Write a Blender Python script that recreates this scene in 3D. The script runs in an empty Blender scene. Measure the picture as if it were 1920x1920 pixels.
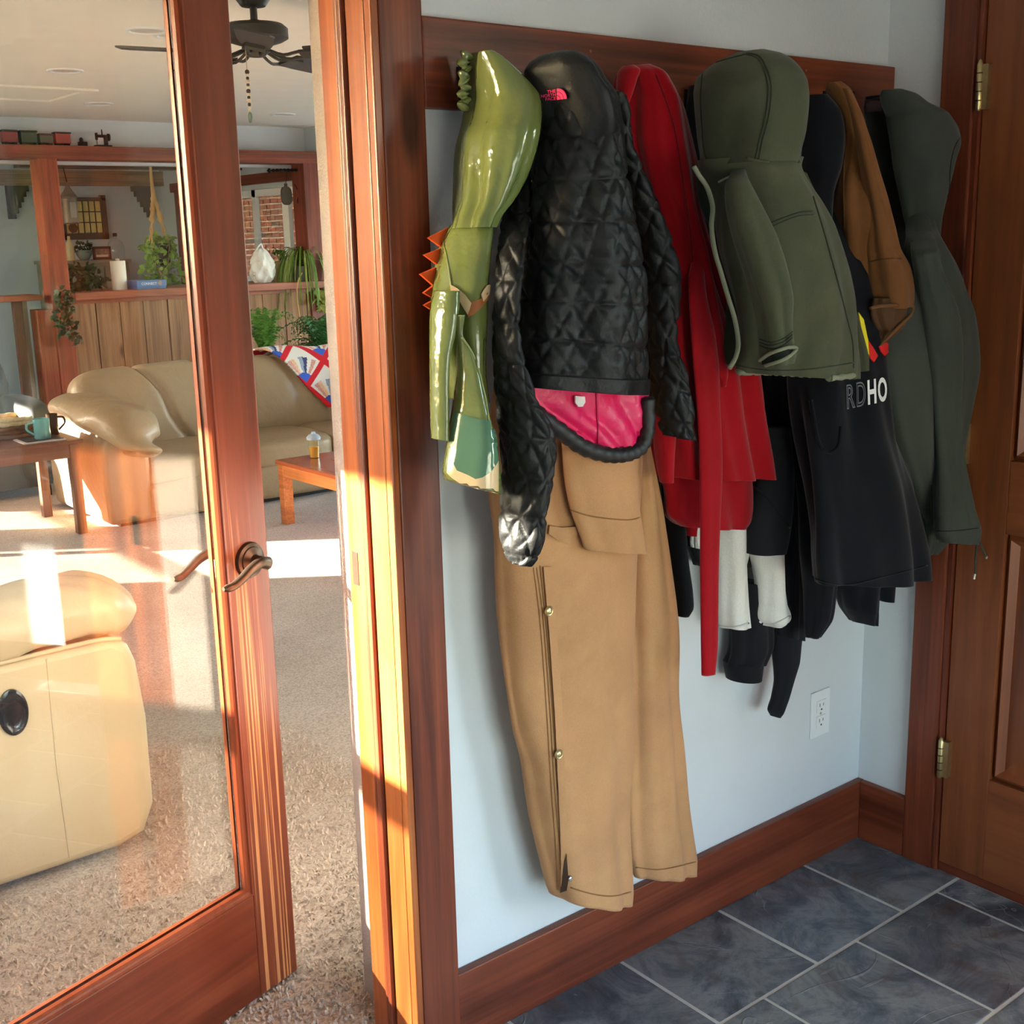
import bpy, bmesh, math, random
import numpy as np
from mathutils import Vector, Matrix, noise as mnoise
from mathutils.bvhtree import BVHTree
from mathutils.geometry import delaunay_2d_cdt

S = bpy.context.scene
COL = S.collection
rnd = random.Random(7)
# ------------------------------------------------------------------ camera
F_PX = 2280.9
YAW, PITCH, ROLL = math.radians(38.503), math.radians(-12.8246), math.radians(-1.4421)
CAM = np.array([-2.42572, -1.68096, 1.5])
_f = np.array([math.sin(YAW)*math.cos(PITCH), math.cos(YAW)*math.cos(PITCH), math.sin(PITCH)])
_r = np.array([math.cos(YAW), -math.sin(YAW), 0.0]); _u = np.cross(_r, _f)
RT = _r*math.cos(ROLL) + _u*math.sin(ROLL)
UP = -_r*math.sin(ROLL) + _u*math.cos(ROLL)
FW = _f
cam = bpy.data.cameras.new('camera'); cam.sensor_width = 36.0; cam.lens = F_PX/1920*36.0
cam.clip_start = 0.02; cam.clip_end = 200
camo = bpy.data.objects.new('camera', cam); COL.objects.link(camo)
camo.matrix_world = Matrix(((RT[0], UP[0], -FW[0], CAM[0]), (RT[1], UP[1], -FW[1], CAM[1]), (RT[2], UP[2], -FW[2], CAM[2]), (0, 0, 0, 1)))
S.camera = camo
# ------------------------------------------------------------------ exposure, world, sun
S.view_settings.view_transform = 'Standard'; S.view_settings.look = 'None'
S.view_settings.gamma = 1.0; S.view_settings.use_curve_mapping = False
S.view_settings.exposure = 1.7
SUN_M = -0.72; SUN_T = -0.457           # dy/dx and dz/dx of the sunlight
SKY = 1.15
SUNE = 42.0
w = bpy.data.worlds.new('sky'); S.world = w; w.use_nodes = True
wn = w.node_tree.nodes; wl = w.node_tree.links; wn.clear()
sky = wn.new('ShaderNodeTexSky'); sky.sky_type = 'NISHITA'; sky.sun_disc = False
sky.sun_elevation = math.radians(20.3); sky.sun_rotation = math.atan2(-1.0, 0.72)
sky.air_density = 1.0; sky.dust_density = 1.0; sky.ozone_density = 1.0
bg = wn.new('ShaderNodeBackground'); bg.inputs['Strength'].default_value = SKY
wo = wn.new('ShaderNodeOutputWorld'); wl.new(sky.outputs[0], bg.inputs[0]); wl.new(bg.outputs[0], wo.inputs[0])
sl = bpy.data.lights.new('sun', 'SUN'); sl.energy = SUNE; sl.angle = math.radians(0.6); sl.color = (1.0, 0.89, 0.72)
so = bpy.data.objects.new('sun', sl); COL.objects.link(so)
so.rotation_mode = 'QUATERNION'
so.rotation_quaternion = Vector((1, SUN_M, SUN_T)).to_track_quat('-Z', 'Y'); so.location = (-8, 6, 6)
def portal(name, loc, nrm, sx, sy):
    l = bpy.data.lights.new(name, 'AREA'); l.shape = 'RECTANGLE'; l.size = sx; l.size_y = sy
    l.cycles.is_portal = True
    o = bpy.data.objects.new(name, l); COL.objects.link(o); o.location = loc
    n = Vector(nrm)
    o.rotation_mode = 'QUATERNION'; o.rotation_quaternion = n.to_track_quat('-Z', 'Z')
# ------------------------------------------------------------------ pixel <-> space
def ray(x, y): return FW + RT*((x-960)/F_PX) - UP*((y-960)/F_PX)
def hit(x, y, ax, val):
    d = ray(x, y); return CAM + d*((val-CAM[ax])/d[ax])
def at(x, y, Y): return hit(x, y, 1, Y)
def project(P):
    v = np.asarray(P, float)-CAM; z = v@FW
    return 960+F_PX*(v@RT)/z, 960-F_PX*(v@UP)/z
# ------------------------------------------------------------------ naming
WORLD = {}
def tag(o, label=None, cat=None, group=None, kind=None):
    if label: o['label'] = label
    if cat: o['category'] = cat
    if group: o['group'] = group
    if kind: o['kind'] = kind
    return o
def empty(name, loc=(0, 0, 0), rz=0.0, parent=None, label=None, cat=None, group=None, kind=None):
    o = bpy.data.objects.new(name, None); COL.objects.link(o); o.empty_display_size = 0.1
    base = WORLD.get(parent.name, Vector((0, 0, 0))) if parent else Vector((0, 0, 0))
    o.location = Vector(loc)-base; o.rotation_euler = (0, 0, rz); o.parent = parent
    WORLD[o.name] = Vector(loc)
    return tag(o, label, cat, group, kind)
def link(name, me, m, parent=None, loc=None, smooth=None, local=False):
    """mesh given in world coordinates (or in parent coordinates if local) -> object with its origin at loc"""
    if m is not None:
        for k in (m if isinstance(m, (list, tuple)) else [m]): me.materials.append(k)
    o = bpy.data.objects.new(name, me); COL.objects.link(o)
    if local:
        o.parent = parent; WORLD[o.name] = WORLD.get(parent.name, Vector((0, 0, 0))) if parent else Vector((0,0,0)); 
    else:
        base = WORLD.get(parent.name, Vector((0, 0, 0))) if parent else Vector((0, 0, 0))
        if loc is None:
            n = len(me.vertices); co = np.empty(n*3); me.vertices.foreach_get('co', co); co = co.reshape(-1, 3)
            c = (co.min(0)+co.max(0))/2; c[2] = co[:, 2].min(); loc = Vector(c)
        loc = Vector(loc)
        me.transform(Matrix.Translation(-loc)); o.location = loc-base; o.parent = parent; WORLD[o.name] = loc
    if smooth is not None:
        if smooth >= 180:
            me.polygons.foreach_set('use_smooth', [True]*len(me.polygons))
        else: me.shade_smooth() if False else smooth_by_angle(me, smooth)
    return o
def smooth_by_angle(me, ang):
    me.polygons.foreach_set('use_smooth', [True]*len(me.polygons))
    bm = bmesh.new(); bm.from_mesh(me); a = math.radians(ang)
    for e in bm.edges:
        if len(e.link_faces) == 2 and e.calc_face_angle(0) > a: e.smooth = False
    bm.to_mesh(me); bm.free()
# ------------------------------------------------------------------ mesh collector
class MB:
    def __init__(s): s.v = []; s.f = []; s.mi = []
    def add(s, vs, fs, mi=0):
        b = len(s.v); s.v += [tuple(map(float, p)) for p in vs]; s.f += [tuple(b+i for i in f) for f in fs]; s.mi += [mi]*len(fs); return s
    def box(s, x0, y0, z0, x1, y1, z1, mi=0, bev=0.0, M=None):
        bm = bmesh.new(); bmesh.ops.create_cube(bm, size=1)
        bmesh.ops.transform(bm, matrix=Matrix.Translation(((x0+x1)/2, (y0+y1)/2, (z0+z1)/2)) @ Matrix.Diagonal((abs(x1-x0), abs(y1-y0), abs(z1-z0), 1)), verts=bm.verts)
        if bev > 0: bmesh.ops.bevel(bm, geom=bm.edges[:], offset=bev, segments=2, affect='EDGES', profile=0.6)
        return s.bm(bm, mi, M)
    def bm(s, bm, mi=0, M=None):
        if M is not None: bmesh.ops.transform(bm, matrix=M, verts=bm.verts)
        bm.verts.index_update(); s.add([v.co for v in bm.verts], [[v.index for v in f.verts] for f in bm.faces], mi); bm.free(); return s
    def tube(s, pts, r, n=8, mi=0, cap=True):
        P = [np.array(p, float) for p in pts]; k = len(P)
        R = [r]*k if np.isscalar(r) else list(r)
        up = None; vs = []
        for i in range(k):
            t = P[min(i+1, k-1)]-P[max(i-1, 0)]; t = t/(np.linalg.norm(t)+1e-12)
            if up is None:
                a = np.array([0, 0, 1.0]) if abs(t[2]) < 0.9 else np.array([1.0, 0, 0]); up = a-t*(a@t)
            else: up = up-t*(up@t)
            up = up/(np.linalg.norm(up)+1e-12); sd = np.cross(t, up)
            for j in range(n):
                q = 2*math.pi*j/n; vs.append(P[i]+R[i]*(up*math.cos(q)+sd*math.sin(q)))
        fs = [(i*n+j, i*n+(j+1) % n, (i+1)*n+(j+1) % n, (i+1)*n+j) for i in range(k-1) for j in range(n)]
        if cap: fs += [tuple(range(n))[::-1], tuple((k-1)*n+j for j in range(n))]
        return s.add(vs, fs, mi)
    def lathe(s, prof, c=(0, 0, 0), n=24, mi=0, axis='z', M=None):
        vs = []; k = len(prof)
        for r, z in prof:
            for j in range(n):
                q = 2*math.pi*j/n; p = (r*math.cos(q), r*math.sin(q), z)
                if axis == 'x': p = (p[2], p[0], p[1])
                if axis == 'y': p = (p[0], p[2], p[1])
                vs.append(tuple(np.array(p)+np.array(c)))
        if M is not None: vs = [M @ Vector(v) for v in vs]
        fs = [(i*n+j, i*n+(j+1) % n, (i+1)*n+(j+1) % n, (i+1)*n+j) for i in range(k-1) for j in range(n)]
        if prof[0][0] > 1e-5: fs.append(tuple(range(n))[::-1])
        if prof[-1][0] > 1e-5: fs.append(tuple((k-1)*n+j for j in range(n)))
        return s.add(vs, fs, mi)
    def prism(s, poly, d, mi=0):
        """poly: 3d points (planar), d: extrusion vector"""
        n = len(poly); d = np.array(d, float); A = [np.array(p, float) for p in poly]; B = [p+d for p in A]
        fs = [tuple(range(n))[::-1], tuple(n+i for i in range(n))]+[(i, (i+1) % n, n+(i+1) % n, n+i) for i in range(n)]
        return s.add(A+B, fs, mi)
    def sq(s, c, r, p=3.5, n=20, wr=0.0, seed=0, M=None, mi=0):
        """soft cushion: superquadric of half sizes r; n rows, 2n around"""
        vs = []; rw = np.random.RandomState(seed); A = rw.uniform(-1, 1, (5, 3))*9; ph = rw.uniform(0, 6, 5)
        for i in range(n+1):
            ph_ = -math.pi/2+math.pi*i/n
            for j in range(2*n):
                q = 2*math.pi*j/(2*n)
                d = np.array([math.cos(ph_)*math.cos(q), math.cos(ph_)*math.sin(q), math.sin(ph_)])
                k = (np.abs(d)**p).sum()**(-1/p); P = d*k*np.array(r)
                if wr: P = P*(1+wr*np.sin(A@(P*1.2)+ph).sum()/min(r)*0.03)
                vs.append(P+np.array(c))
        if M is not None: vs = [M @ Vector(v) for v in vs]
        m = 2*n
        fs = [(i*m+j, i*m+(j+1) % m, (i+1)*m+(j+1) % m, (i+1)*m+j) for i in range(n) for j in range(m)]
        return s.add(vs, fs, mi)
    def mesh(s, name):
        me = bpy.data.meshes.new(name); me.from_pydata(s.v, [], s.f)
        if any(s.mi): me.polygons.foreach_set('material_index', s.mi)
        bm = bmesh.new(); bm.from_mesh(me); bmesh.ops.remove_doubles(bm, verts=bm.verts, dist=1e-6)
        bmesh.ops.recalc_face_normals(bm, faces=bm.faces); bm.to_mesh(me); bm.free(); me.update(); return me
    def build(s, name, m, parent=None, loc=None, smooth=None, local=False, **kw):
        o = link(name, s.mesh(name), m, parent, loc, smooth, local); tag(o, **kw); return o
def curve(pts, n=24):
    """Catmull-Rom through pts"""
    P = np.array(pts, float); k = len(P); t = np.linspace(0, k-1, n); i = np.clip(t.astype(int), 0, k-2); f = (t-i)[:, None]
    g = lambda j: P[np.clip(j, 0, k-1)]
    p0, p1, p2, p3 = g(i-1), g(i), g(i+1), g(i+2)
    return 0.5*((2*p1)+(-p0+p2)*f+(2*p0-5*p1+4*p2-p3)*f**2+(-p0+3*p1-3*p2+p3)*f**3)
# ------------------------------------------------------------------ materials
def lin(c): return tuple(((x/255)/12.92 if x/255 <= 0.04045 else ((x/255+0.055)/1.055)**2.4) for x in c)
class NT:
    def __init__(s, name):
        s.m = bpy.data.materials.new(name); s.m.use_nodes = True; s.t = s.m.node_tree; s.t.nodes.clear()
        s.out = s.n('ShaderNodeOutputMaterial'); s.b = s.n('ShaderNodeBsdfPrincipled'); s.l(s.b.outputs[0], s.out.inputs[0])
    def n(s, t, **k):
        x = s.t.nodes.new(t)
        for a, b in k.items(): setattr(x, a, b)
        return x
    def l(s, a, b): s.t.links.new(a, b)
    def coord(s, scale=(1, 1, 1), jitter=True):
        tc = s.n('ShaderNodeTexCoord'); mp = s.n('ShaderNodeMapping'); mp.inputs['Scale'].default_value = scale
        s.l(tc.outputs['Object'], mp.inputs['Vector'])
        if jitter:
            oi = s.n('ShaderNodeObjectInfo'); cx = s.n('ShaderNodeVectorMath', operation='SCALE'); cx.inputs[0].default_value = (37.1, 21.7, 53.3)
            s.l(oi.outputs['Random'], cx.inputs['Scale']); s.l(cx.outputs[0], mp.inputs['Location'])
        return mp.outputs[0]
    def noise(s, vec, scale, detail=4, rough=0.55, dist=0.0):
        x = s.n('ShaderNodeTexNoise'); x.inputs['Scale'].default_value = scale; x.inputs['Detail'].default_value = detail
        x.inputs['Roughness'].default_value = rough; x.inputs['Distortion'].default_value = dist; s.l(vec, x.inputs['Vector']); return x.outputs[0]
    def ramp(s, fac, stops):
        x = s.n('ShaderNodeValToRGB'); e = x.color_ramp.elements
        while len(e) > 1: e.remove(e[-1])
        e[0].position, e[0].color = stops[0][0], (*stops[0][1], 1)
        for p, c in stops[1:]:
            k = e.new(p); k.color = (*c, 1)
        s.l(fac, x.inputs[0]); return x.outputs[0]
    def mix(s, fac, a, b, mode='MIX'):
        x = s.n('ShaderNodeMix', data_type='RGBA', blend_type=mode)
        for sock, v in ((x.inputs[0], fac), (x.inputs[6], a), (x.inputs[7], b)):
            if hasattr(v, 'is_linked') or hasattr(v, 'links'): s.l(v, sock)
            elif isinstance(v, (tuple, list)): sock.default_value = (*v, 1)
            else: sock.default_value = v
        return x.outputs[2]
    def bump(s, h, strength=0.3, dist=0.002):
        x = s.n('ShaderNodeBump'); x.inputs['Strength'].default_value = strength; x.inputs['Distance'].default_value = dist
        s.l(h, x.inputs['Height']); s.l(x.outputs[0], s.b.inputs['Normal']); return x
    def col(s, c):
        if isinstance(c, (tuple, list)): s.b.inputs['Base Color'].default_value = (*c, 1)
        else: s.l(c, s.b.inputs['Base Color'])
    def set(s, **k):
        for a, b in k.items(): s.b.inputs[a.replace('_', ' ')].default_value = b
        return s
def plain(name, c, rough=0.6, metal=0.0, var=0.12, vs=6.0, bump=0.0, bs=60.0, bd=0.002, spec=0.5, sheen=0.0, coat=0.0):
    t = NT(name); v = t.coord(); c = lin(c); nz = t.noise(v, vs, 4)
    t.col(t.ramp(nz, [(0.25, tuple(x*(1-var) for x in c)), (0.75, tuple(min(1, x*(1+var)) for x in c))]))
    t.set(Roughness=rough, Metallic=metal); t.b.inputs['Specular IOR Level'].default_value = spec
    if sheen: t.b.inputs['Sheen Weight'].default_value = sheen; t.b.inputs['Sheen Roughness'].default_value = 0.5
    if coat: t.b.inputs['Coat Weight'].default_value = coat; t.b.inputs['Coat Roughness'].default_value = 0.08
    if bump: t.bump(t.noise(v, bs, 3), bump, bd)
    return t.m
def wood(name, axis, dark, mid, light, rough=0.42, lines=0.35, scale=1.0, knots=True, spec=0.45):
    """stained softwood with the grain along axis 0/1/2"""
    t = NT(name); s1 = [9*scale]*3; s1[axis] = 0.8*scale; s2 = [90*scale]*3; s2[axis] = 1.6*scale
    v1 = t.coord(tuple(s1)); v2 = t.coord(tuple(s2)); v3 = t.coord()
    d, m_, l_ = lin(dark), lin(mid), lin(light)
    base = t.ramp(t.noise(v1, 1.6, 6, 0.6, 0.6), [(0.28, d), (0.5, m_), (0.75, l_)])
    grain = t.noise(v2, 1.0, 3, 0.5, 0.3)
    g = t.ramp(grain, [(0.42, (0, 0, 0)), (0.62, (1, 1, 1))])
    c = t.mix(t.ramp(grain, [(0.5, (0, 0, 0)), (0.75, (lines,)*3)]), base, tuple(min(1, x*1.55) for x in l_))
    c = t.mix(t.ramp(grain, [(0.25, (lines*1.2,)*3), (0.45, (0, 0, 0))]), c, tuple(x*0.55 for x in d))
    if knots:
        vo = t.n('ShaderNodeTexVoronoi'); vo.inputs['Scale'].default_value = 1.0; s4 = [5.0]*3; s4[axis] = 1.7
        t.l(t.coord(tuple(s4)), vo.inputs['Vector'])
        c = t.mix(t.ramp(vo.outputs['Distance'], [(0.06, (0.8,)*3), (0.13, (0, 0, 0))]), c, tuple(x*0.35 for x in d))
    # old scuffs and worn patches of the finish
    sc = t.ramp(t.noise(v3, 3.0, 5, 0.6), [(0.55, (0, 0, 0)), (0.8, (0.35,)*3)])
    c = t.mix(sc, c, tuple(x*0.6 for x in d))
    t.col(c); t.set(Roughness=rough); t.b.inputs['Specular IOR Level'].default_value = spec
    t.bump(g, 0.12, 0.0006)
    return t.m
def glass(name, tint=(0.98, 0.99, 0.985)):
    t = NT(name); t.t.nodes.remove(t.b)
    lw = t.n('ShaderNodeLayerWeight'); lw.inputs['Blend'].default_value = 0.5
    pw = t.n('ShaderNodeMath', operation='POWER'); pw.inputs[1].default_value = 5; t.l(lw.outputs['Facing'], pw.inputs[0])
    ma = t.n('ShaderNodeMath', operation='MULTIPLY_ADD'); ma.inputs[1].default_value = 0.957; ma.inputs[2].default_value = 0.043; t.l(pw.outputs[0], ma.inputs[0])
    tr = t.n('ShaderNodeBsdfTransparent'); tr.inputs[0].default_value = (*tint, 1)
    gl = t.n('ShaderNodeBsdfGlossy'); gl.inputs['Roughness'].default_value = 0.0
    mx = t.n('ShaderNodeMixShader'); t.l(ma.outputs[0], mx.inputs[0]); t.l(tr.outputs[0], mx.inputs[1]); t.l(gl.outputs[0], mx.inputs[2])
    t.l(mx.outputs[0], t.out.inputs[0]); return t.m
def cloth(name, c, rough=0.9, var=0.10, sheen=0.15, bs=260.0, bump=0.25, vs=5.0, spec=0.2, worn=None):
    t = NT(name); v = t.coord(); c = lin(c)
    k = t.ramp(t.noise(v, vs, 5, 0.6), [(0.3, tuple(x*(1-var) for x in c)), (0.7, tuple(min(1, x*(1+var)) for x in c))])
    k = t.mix(t.ramp(t.noise(v, 420, 2), [(0.35, (0.22,)*3), (0.65, (0, 0, 0))]), k, tuple(x*0.6 for x in c))
    if worn: k = t.mix(t.ramp(t.noise(v, 9, 6, 0.65), [(0.5, (0, 0, 0)), (0.75, (0.5,)*3)]), k, lin(worn))
    t.col(k); t.set(Roughness=rough); t.b.inputs['Specular IOR Level'].default_value = spec
    t.b.inputs['Sheen Weight'].default_value = sheen; t.b.inputs['Sheen Roughness'].default_value = 0.4
    t.bump(t.noise(v, bs, 3, 0.6), bump, 0.0015); return t.m
M = {}
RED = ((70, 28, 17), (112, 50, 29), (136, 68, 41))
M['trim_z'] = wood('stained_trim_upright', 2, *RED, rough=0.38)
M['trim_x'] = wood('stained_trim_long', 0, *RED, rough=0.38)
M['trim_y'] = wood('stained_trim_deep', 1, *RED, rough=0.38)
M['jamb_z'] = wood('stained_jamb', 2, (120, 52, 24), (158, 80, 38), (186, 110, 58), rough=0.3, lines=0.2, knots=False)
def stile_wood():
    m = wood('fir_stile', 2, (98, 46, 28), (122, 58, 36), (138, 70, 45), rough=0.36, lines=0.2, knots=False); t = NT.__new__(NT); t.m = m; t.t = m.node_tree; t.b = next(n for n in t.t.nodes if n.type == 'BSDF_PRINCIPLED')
    old = t.b.inputs['Base Color'].links[0].from_socket            # lighter grain lines, masked to the lower half of the stile
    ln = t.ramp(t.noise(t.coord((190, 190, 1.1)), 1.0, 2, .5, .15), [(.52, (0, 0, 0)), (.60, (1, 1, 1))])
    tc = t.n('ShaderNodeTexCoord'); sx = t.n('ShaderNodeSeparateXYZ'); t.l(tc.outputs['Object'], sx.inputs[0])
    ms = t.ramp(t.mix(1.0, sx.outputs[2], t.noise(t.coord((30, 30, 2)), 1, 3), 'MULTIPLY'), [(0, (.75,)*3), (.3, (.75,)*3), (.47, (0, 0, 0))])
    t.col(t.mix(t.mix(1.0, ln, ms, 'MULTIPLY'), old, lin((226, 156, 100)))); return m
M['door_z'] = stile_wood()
M['bead'] = wood('bead_wood', 2, (104, 46, 26), (130, 60, 35), (146, 74, 44), rough=0.3, lines=0.08, knots=False)
M['door_x'] = wood('fir_rail', 0, (94, 42, 25), (120, 54, 33), (138, 68, 42), rough=0.35, lines=0.2, knots=False)
M['alder_z'] = wood('alder_door', 2, (104, 54, 28), (132, 70, 38), (152, 86, 50), rough=0.42, lines=0.12, knots=False)
M['alder_y'] = wood('alder_rail', 1, (104, 54, 28), (132, 70, 38), (152, 86, 50), rough=0.42, lines=0.12, knots=False)
M['wall'] = plain('painted_wall', (214, 216, 217), 0.85, var=0.03, bump=0.5, bs=140, bd=0.0015)
M['ceil'] = plain('ceiling_paint', (248, 240, 226), 0.9, var=0.02, bump=0.3, bs=90)
M['glass'] = glass('window_glass')
M['bronze'] = plain('oil_rubbed_bronze', (84, 70, 60), 0.38, 0.85, var=0.25, vs=30)
M['brass'] = plain('worn_brass', (196, 176, 128), 0.3, 0.9, var=0.2, vs=40)
M['iron'] = plain('black_iron', (30, 27, 26), 0.5, 0.6, var=0.2)
M['black'] = plain('black_plastic', (22, 22, 24), 0.5)
M['white'] = plain('white_plastic', (236, 236, 234), 0.35, var=0.02)
M['vinyl'] = plain('white_vinyl_frame', (240, 240, 238), 0.4, var=0.02)
# ================================================================== the room shell
H = 2.39                                   # ceiling
XL = -3.3                                  # outer wall of both rooms on the left
XJ = -1.356                                # doorway side of the coat wall
DO_L = -2.255                              # left edge of the doorway
TH = 0.242                                  # coat wall thickness
YB = -3.05                                 # wall behind the camera
# slate floor: grout bed + loose tiles
g = MB(); g.box(XL, YB, -0.06, 0.02, 0.0, -0.0012)
gm = plain('grout', (206, 204, 198), 0.9, var=0.08, vs=30, bump=0.4, bs=200)
floor = g.build('floor', gm, kind='structure')
def slate():
    t = NT('slate'); v = t.coord(); oi = t.n('ShaderNodeObjectInfo')
    a = t.ramp(t.noise(v, 5.5, 9, 0.7, 1.0), [(0.32, lin((60, 66, 74))), (0.45, lin((112, 120, 130))), (0.56, lin((156, 160, 162))), (0.7, lin((98, 102, 104)))])
    tone = t.ramp(oi.outputs['Random'], [(0.0, lin((104, 120, 144))), (0.35, lin((136, 138, 142))), (0.6, lin((134, 134, 118))), (0.85, lin((120, 126, 132))), (1.0, lin((124, 108, 96)))])
    c = t.mix(0.4, a, t.mix(1.0, a, tone, 'OVERLAY'))
    c = t.mix(t.ramp(t.noise(v, 6, 5, 0.6, 1.5), [(0.55, (0, 0, 0)), (0.7, (0.6,)*3)]), c, lin((96, 74, 60)))
    c = t.mix(t.ramp(t.noise(v, 2.6, 6, 0.65, .8), [(0.35, (0.55,)*3), (0.55, (0, 0, 0))]), c, lin((62, 68, 76)))
    vein = t.ramp(t.noise(v, 1.5, 4, 0.6, 1.0), [(0.4985, (0, 0, 0)), (0.5, (0.3,)*3), (0.5015, (0, 0, 0))])
    c = t.mix(vein, c, lin((176, 180, 182)))
    c = t.mix(t.ramp(t.noise(v, 60, 3), [(0.72, (0, 0, 0)), (0.78, (0.6,)*3)]), c, lin((200, 204, 206)))
    t.col(c); t.set(Roughness=0.42)
    mm = t.n('ShaderNodeMath', operation='ADD'); t.l(t.noise(v, 7, 8, 0.6, 1.2), mm.inputs[0]); t.l(vein, mm.inputs[1])
    t.bump(mm.outputs[0], 0.8, 0.007); return t.m
SL = slate()
G = 0.0075
def tile(x0, y0, x1, y1):
    x0, x1, y0, y1 = max(x0, XL+.01), min(x1, -0.001), max(y0, YB+.01), min(y1, -0.004)
    if x1-x0 < 0.03 or y1-y0 < 0.03: return
    m = MB(); z = rnd.uniform(-0.0006, 0.0012); m.box(x0+G/2+rnd.uniform(0, .001), y0+G/2, -0.02, x1-G/2, y1-G/2-rnd.uniform(0, .001), z, bev=0.0025)
    m.build('slate_tile', SL, floor)
rows_y = [0.02, -0.291, -0.614, -0.925]
while rows_y[-1] > YB: rows_y.append(rows_y[-1]-0.312)
phase = [-0.228, -0.099, -0.244, -0.10, -0.24]
for k in range(len(rows_y)-1):
    p = phase[k] if k < len(phase) else rnd.uniform(-.3, 0)
    x = p+0.305*3
    near = rows_y[k] > -1.6
    while x > XL:
        tile(x-0.305, rows_y[k+1], x, rows_y[k]); x -= 0.305
# carpet of the living room
def carpet():
    t = NT('carpet'); v = t.coord(jitter=False)
    c = t.ramp(t.noise(v, 170, 3, 0.7), [(0.3, lin((132, 116, 104))), (0.5, lin((192, 174, 158))), (0.72, lin((220, 206, 194)))])
    c = t.mix(t.ramp(t.noise(v, 2.2, 4), [(0.35, (0.35,)*3), (0.65, (0, 0, 0))]), c, lin((140, 116, 98)))
    t.col(c); t.set(Roughness=1.0); t.b.inputs['Specular IOR Level'].default_value = 0.05
    t.b.inputs['Sheen Weight'].default_value = 0.2
    t.bump(t.noise(v, 170, 4, 0.7), 0.5, 0.008); return t.m
c = MB(); n = 0
c.box(XL, 0.0, -0.05, 6.2, 11.0, 0.0); c.build('floor_living', carpet(), kind='structure')
# pile: short tufts where the carpet lies close to the doorway
tf = np.random.RandomState(3); pv = []; pf = []
for i in range(16000):
    x, y = tf.uniform(-2.0, -0.75), tf.uniform(0.12, 1.7)
    if tf.uniform() > 1.15-0.45*y or (y > 1.09 and x < -1.38): continue
    h = tf.uniform(.006, .012); a = tf.uniform(0, 6.28); rr = .0032; dx, dy = tf.uniform(-.006, .006, 2); b = len(pv)
    for q in range(3): pv.append((x+rr*math.cos(a+q*2.09), y+rr*math.sin(a+q*2.09), 0.0))
    for q in range(3): pv.append((x+dx+.8*rr*math.cos(a+q*2.09), y+dy+.8*rr*math.sin(a+q*2.09), h))
    pf += [(b, b+1, b+4, b+3), (b+1, b+2, b+5, b+4), (b+2, b, b+3, b+5), (b+3, b+4, b+5)]
pm = bpy.data.meshes.new('carpet_pile'); pm.from_pydata(pv, [], pf)
pl = link('carpet_pile', pm, plain('pile', (200, 184, 170), 1.0, var=0.3, vs=140, spec=0.05), None); tag(pl, 'beige looped carpet pile just inside the doorway', 'carpet', kind='stuff')
# ceilings
MB().box(XL, YB, H, 0.15, TH, H+.12).build('ceiling', M['ceil'], kind='structure')
MB().box(XL, TH, H, 6.2, 11.0, H+.12).build('ceiling_living', M['ceil'], kind='structure')
# coat wall with the doorway
cw = MB(); cw.box(-1.302, 0, 0, 0.12, TH, H); cw.box(XL, 0, 0, DO_L-.02, TH, H); cw.box(DO_L-.02, 0, 2.09, -1.302, TH, H)
cw.build('wall_coat', M['wall'], kind='structure')
# wall on the right with door and glazed door further along
Y0, Y1 = -0.235, -1.005                     # slab of the wooden door
wr_ = MB(); wr_.box(0, -0.215, 0, 0.12, 0.0, H); wr_.box(0, -1.16, 2.06, 0.12, -0.215, H); wr_.box(0, -1.50, 0, 0.12, -1.025, H)
wr_.box(0, -2.46, 2.06, 0.12, -1.50, H); wr_.box(0, YB, 0, 0.12, -2.46, H)
wr_.build('wall_right', M['wall'], kind='structure')
# wall behind the camera and the left outer wall
BW = (-2.4, -0.7, .30, 1.40)
wb = MB(); wb.box(XL, YB-.12, 0, BW[0], YB, H); wb.box(BW[1], YB-.12, 0, 0.12, YB, H); wb.box(BW[0], YB-.12, 0, BW[1], YB, BW[2]); wb.box(BW[0], YB-.12, BW[3], BW[1], YB, H)
wb.build('wall_back', M['wall'], kind='structure')
e = empty('window_3', ((BW[0]+BW[1])/2, YB-.06, BW[2]), kind='structure'); fr = MB()  # unseen window, set low in the wall as fill light for the mudroom
for a, b, c_, d in ((BW[0], BW[0]+.05, BW[2], BW[3]), (BW[1]-.05, BW[1], BW[2], BW[3]), (BW[0], BW[1], BW[2], BW[2]+.05), (BW[0], BW[1], BW[3]-.05, BW[3]), (-1.57, -1.53, BW[2], BW[3])): fr.box(a, YB-.09, c_, b, YB-.03, d)
fr.build('window_frame', M['vinyl'], e); MB().box(BW[0]+.03, YB-.062, BW[2]+.03, BW[1]-.03, YB-.058, BW[3]-.03).build('glass_pane', M['glass'], e)
portal('sky_portal', ((BW[0]+BW[1])/2, YB-.13, (BW[2]+BW[3])/2), (0, 1, 0), BW[1]-BW[0], BW[3]-BW[2])
zrail = 0.544-SUN_T*(XJ-XL); zhead = 1.16-SUN_T*(XJ-XL); zsill = zrail-0.62
LW = [(.80, 2.15), (5.6, 6.56), (7.05, 8.5)]
wl_ = MB(); ys = [YB]+[q for p in LW for q in p]+[11.0]
for a, b in ((0, 1), (2, 3), (4, 5), (6, 7)): wl_.box(XL-.12, ys[a], 0, XL, ys[b], H)
for a, b in LW: wl_.box(XL-.12, a, 0, XL, b, zsill); wl_.box(XL-.12, a, zhead, XL, b, H)
wl_.build('wall_left', M['wall'], kind='structure')
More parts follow.
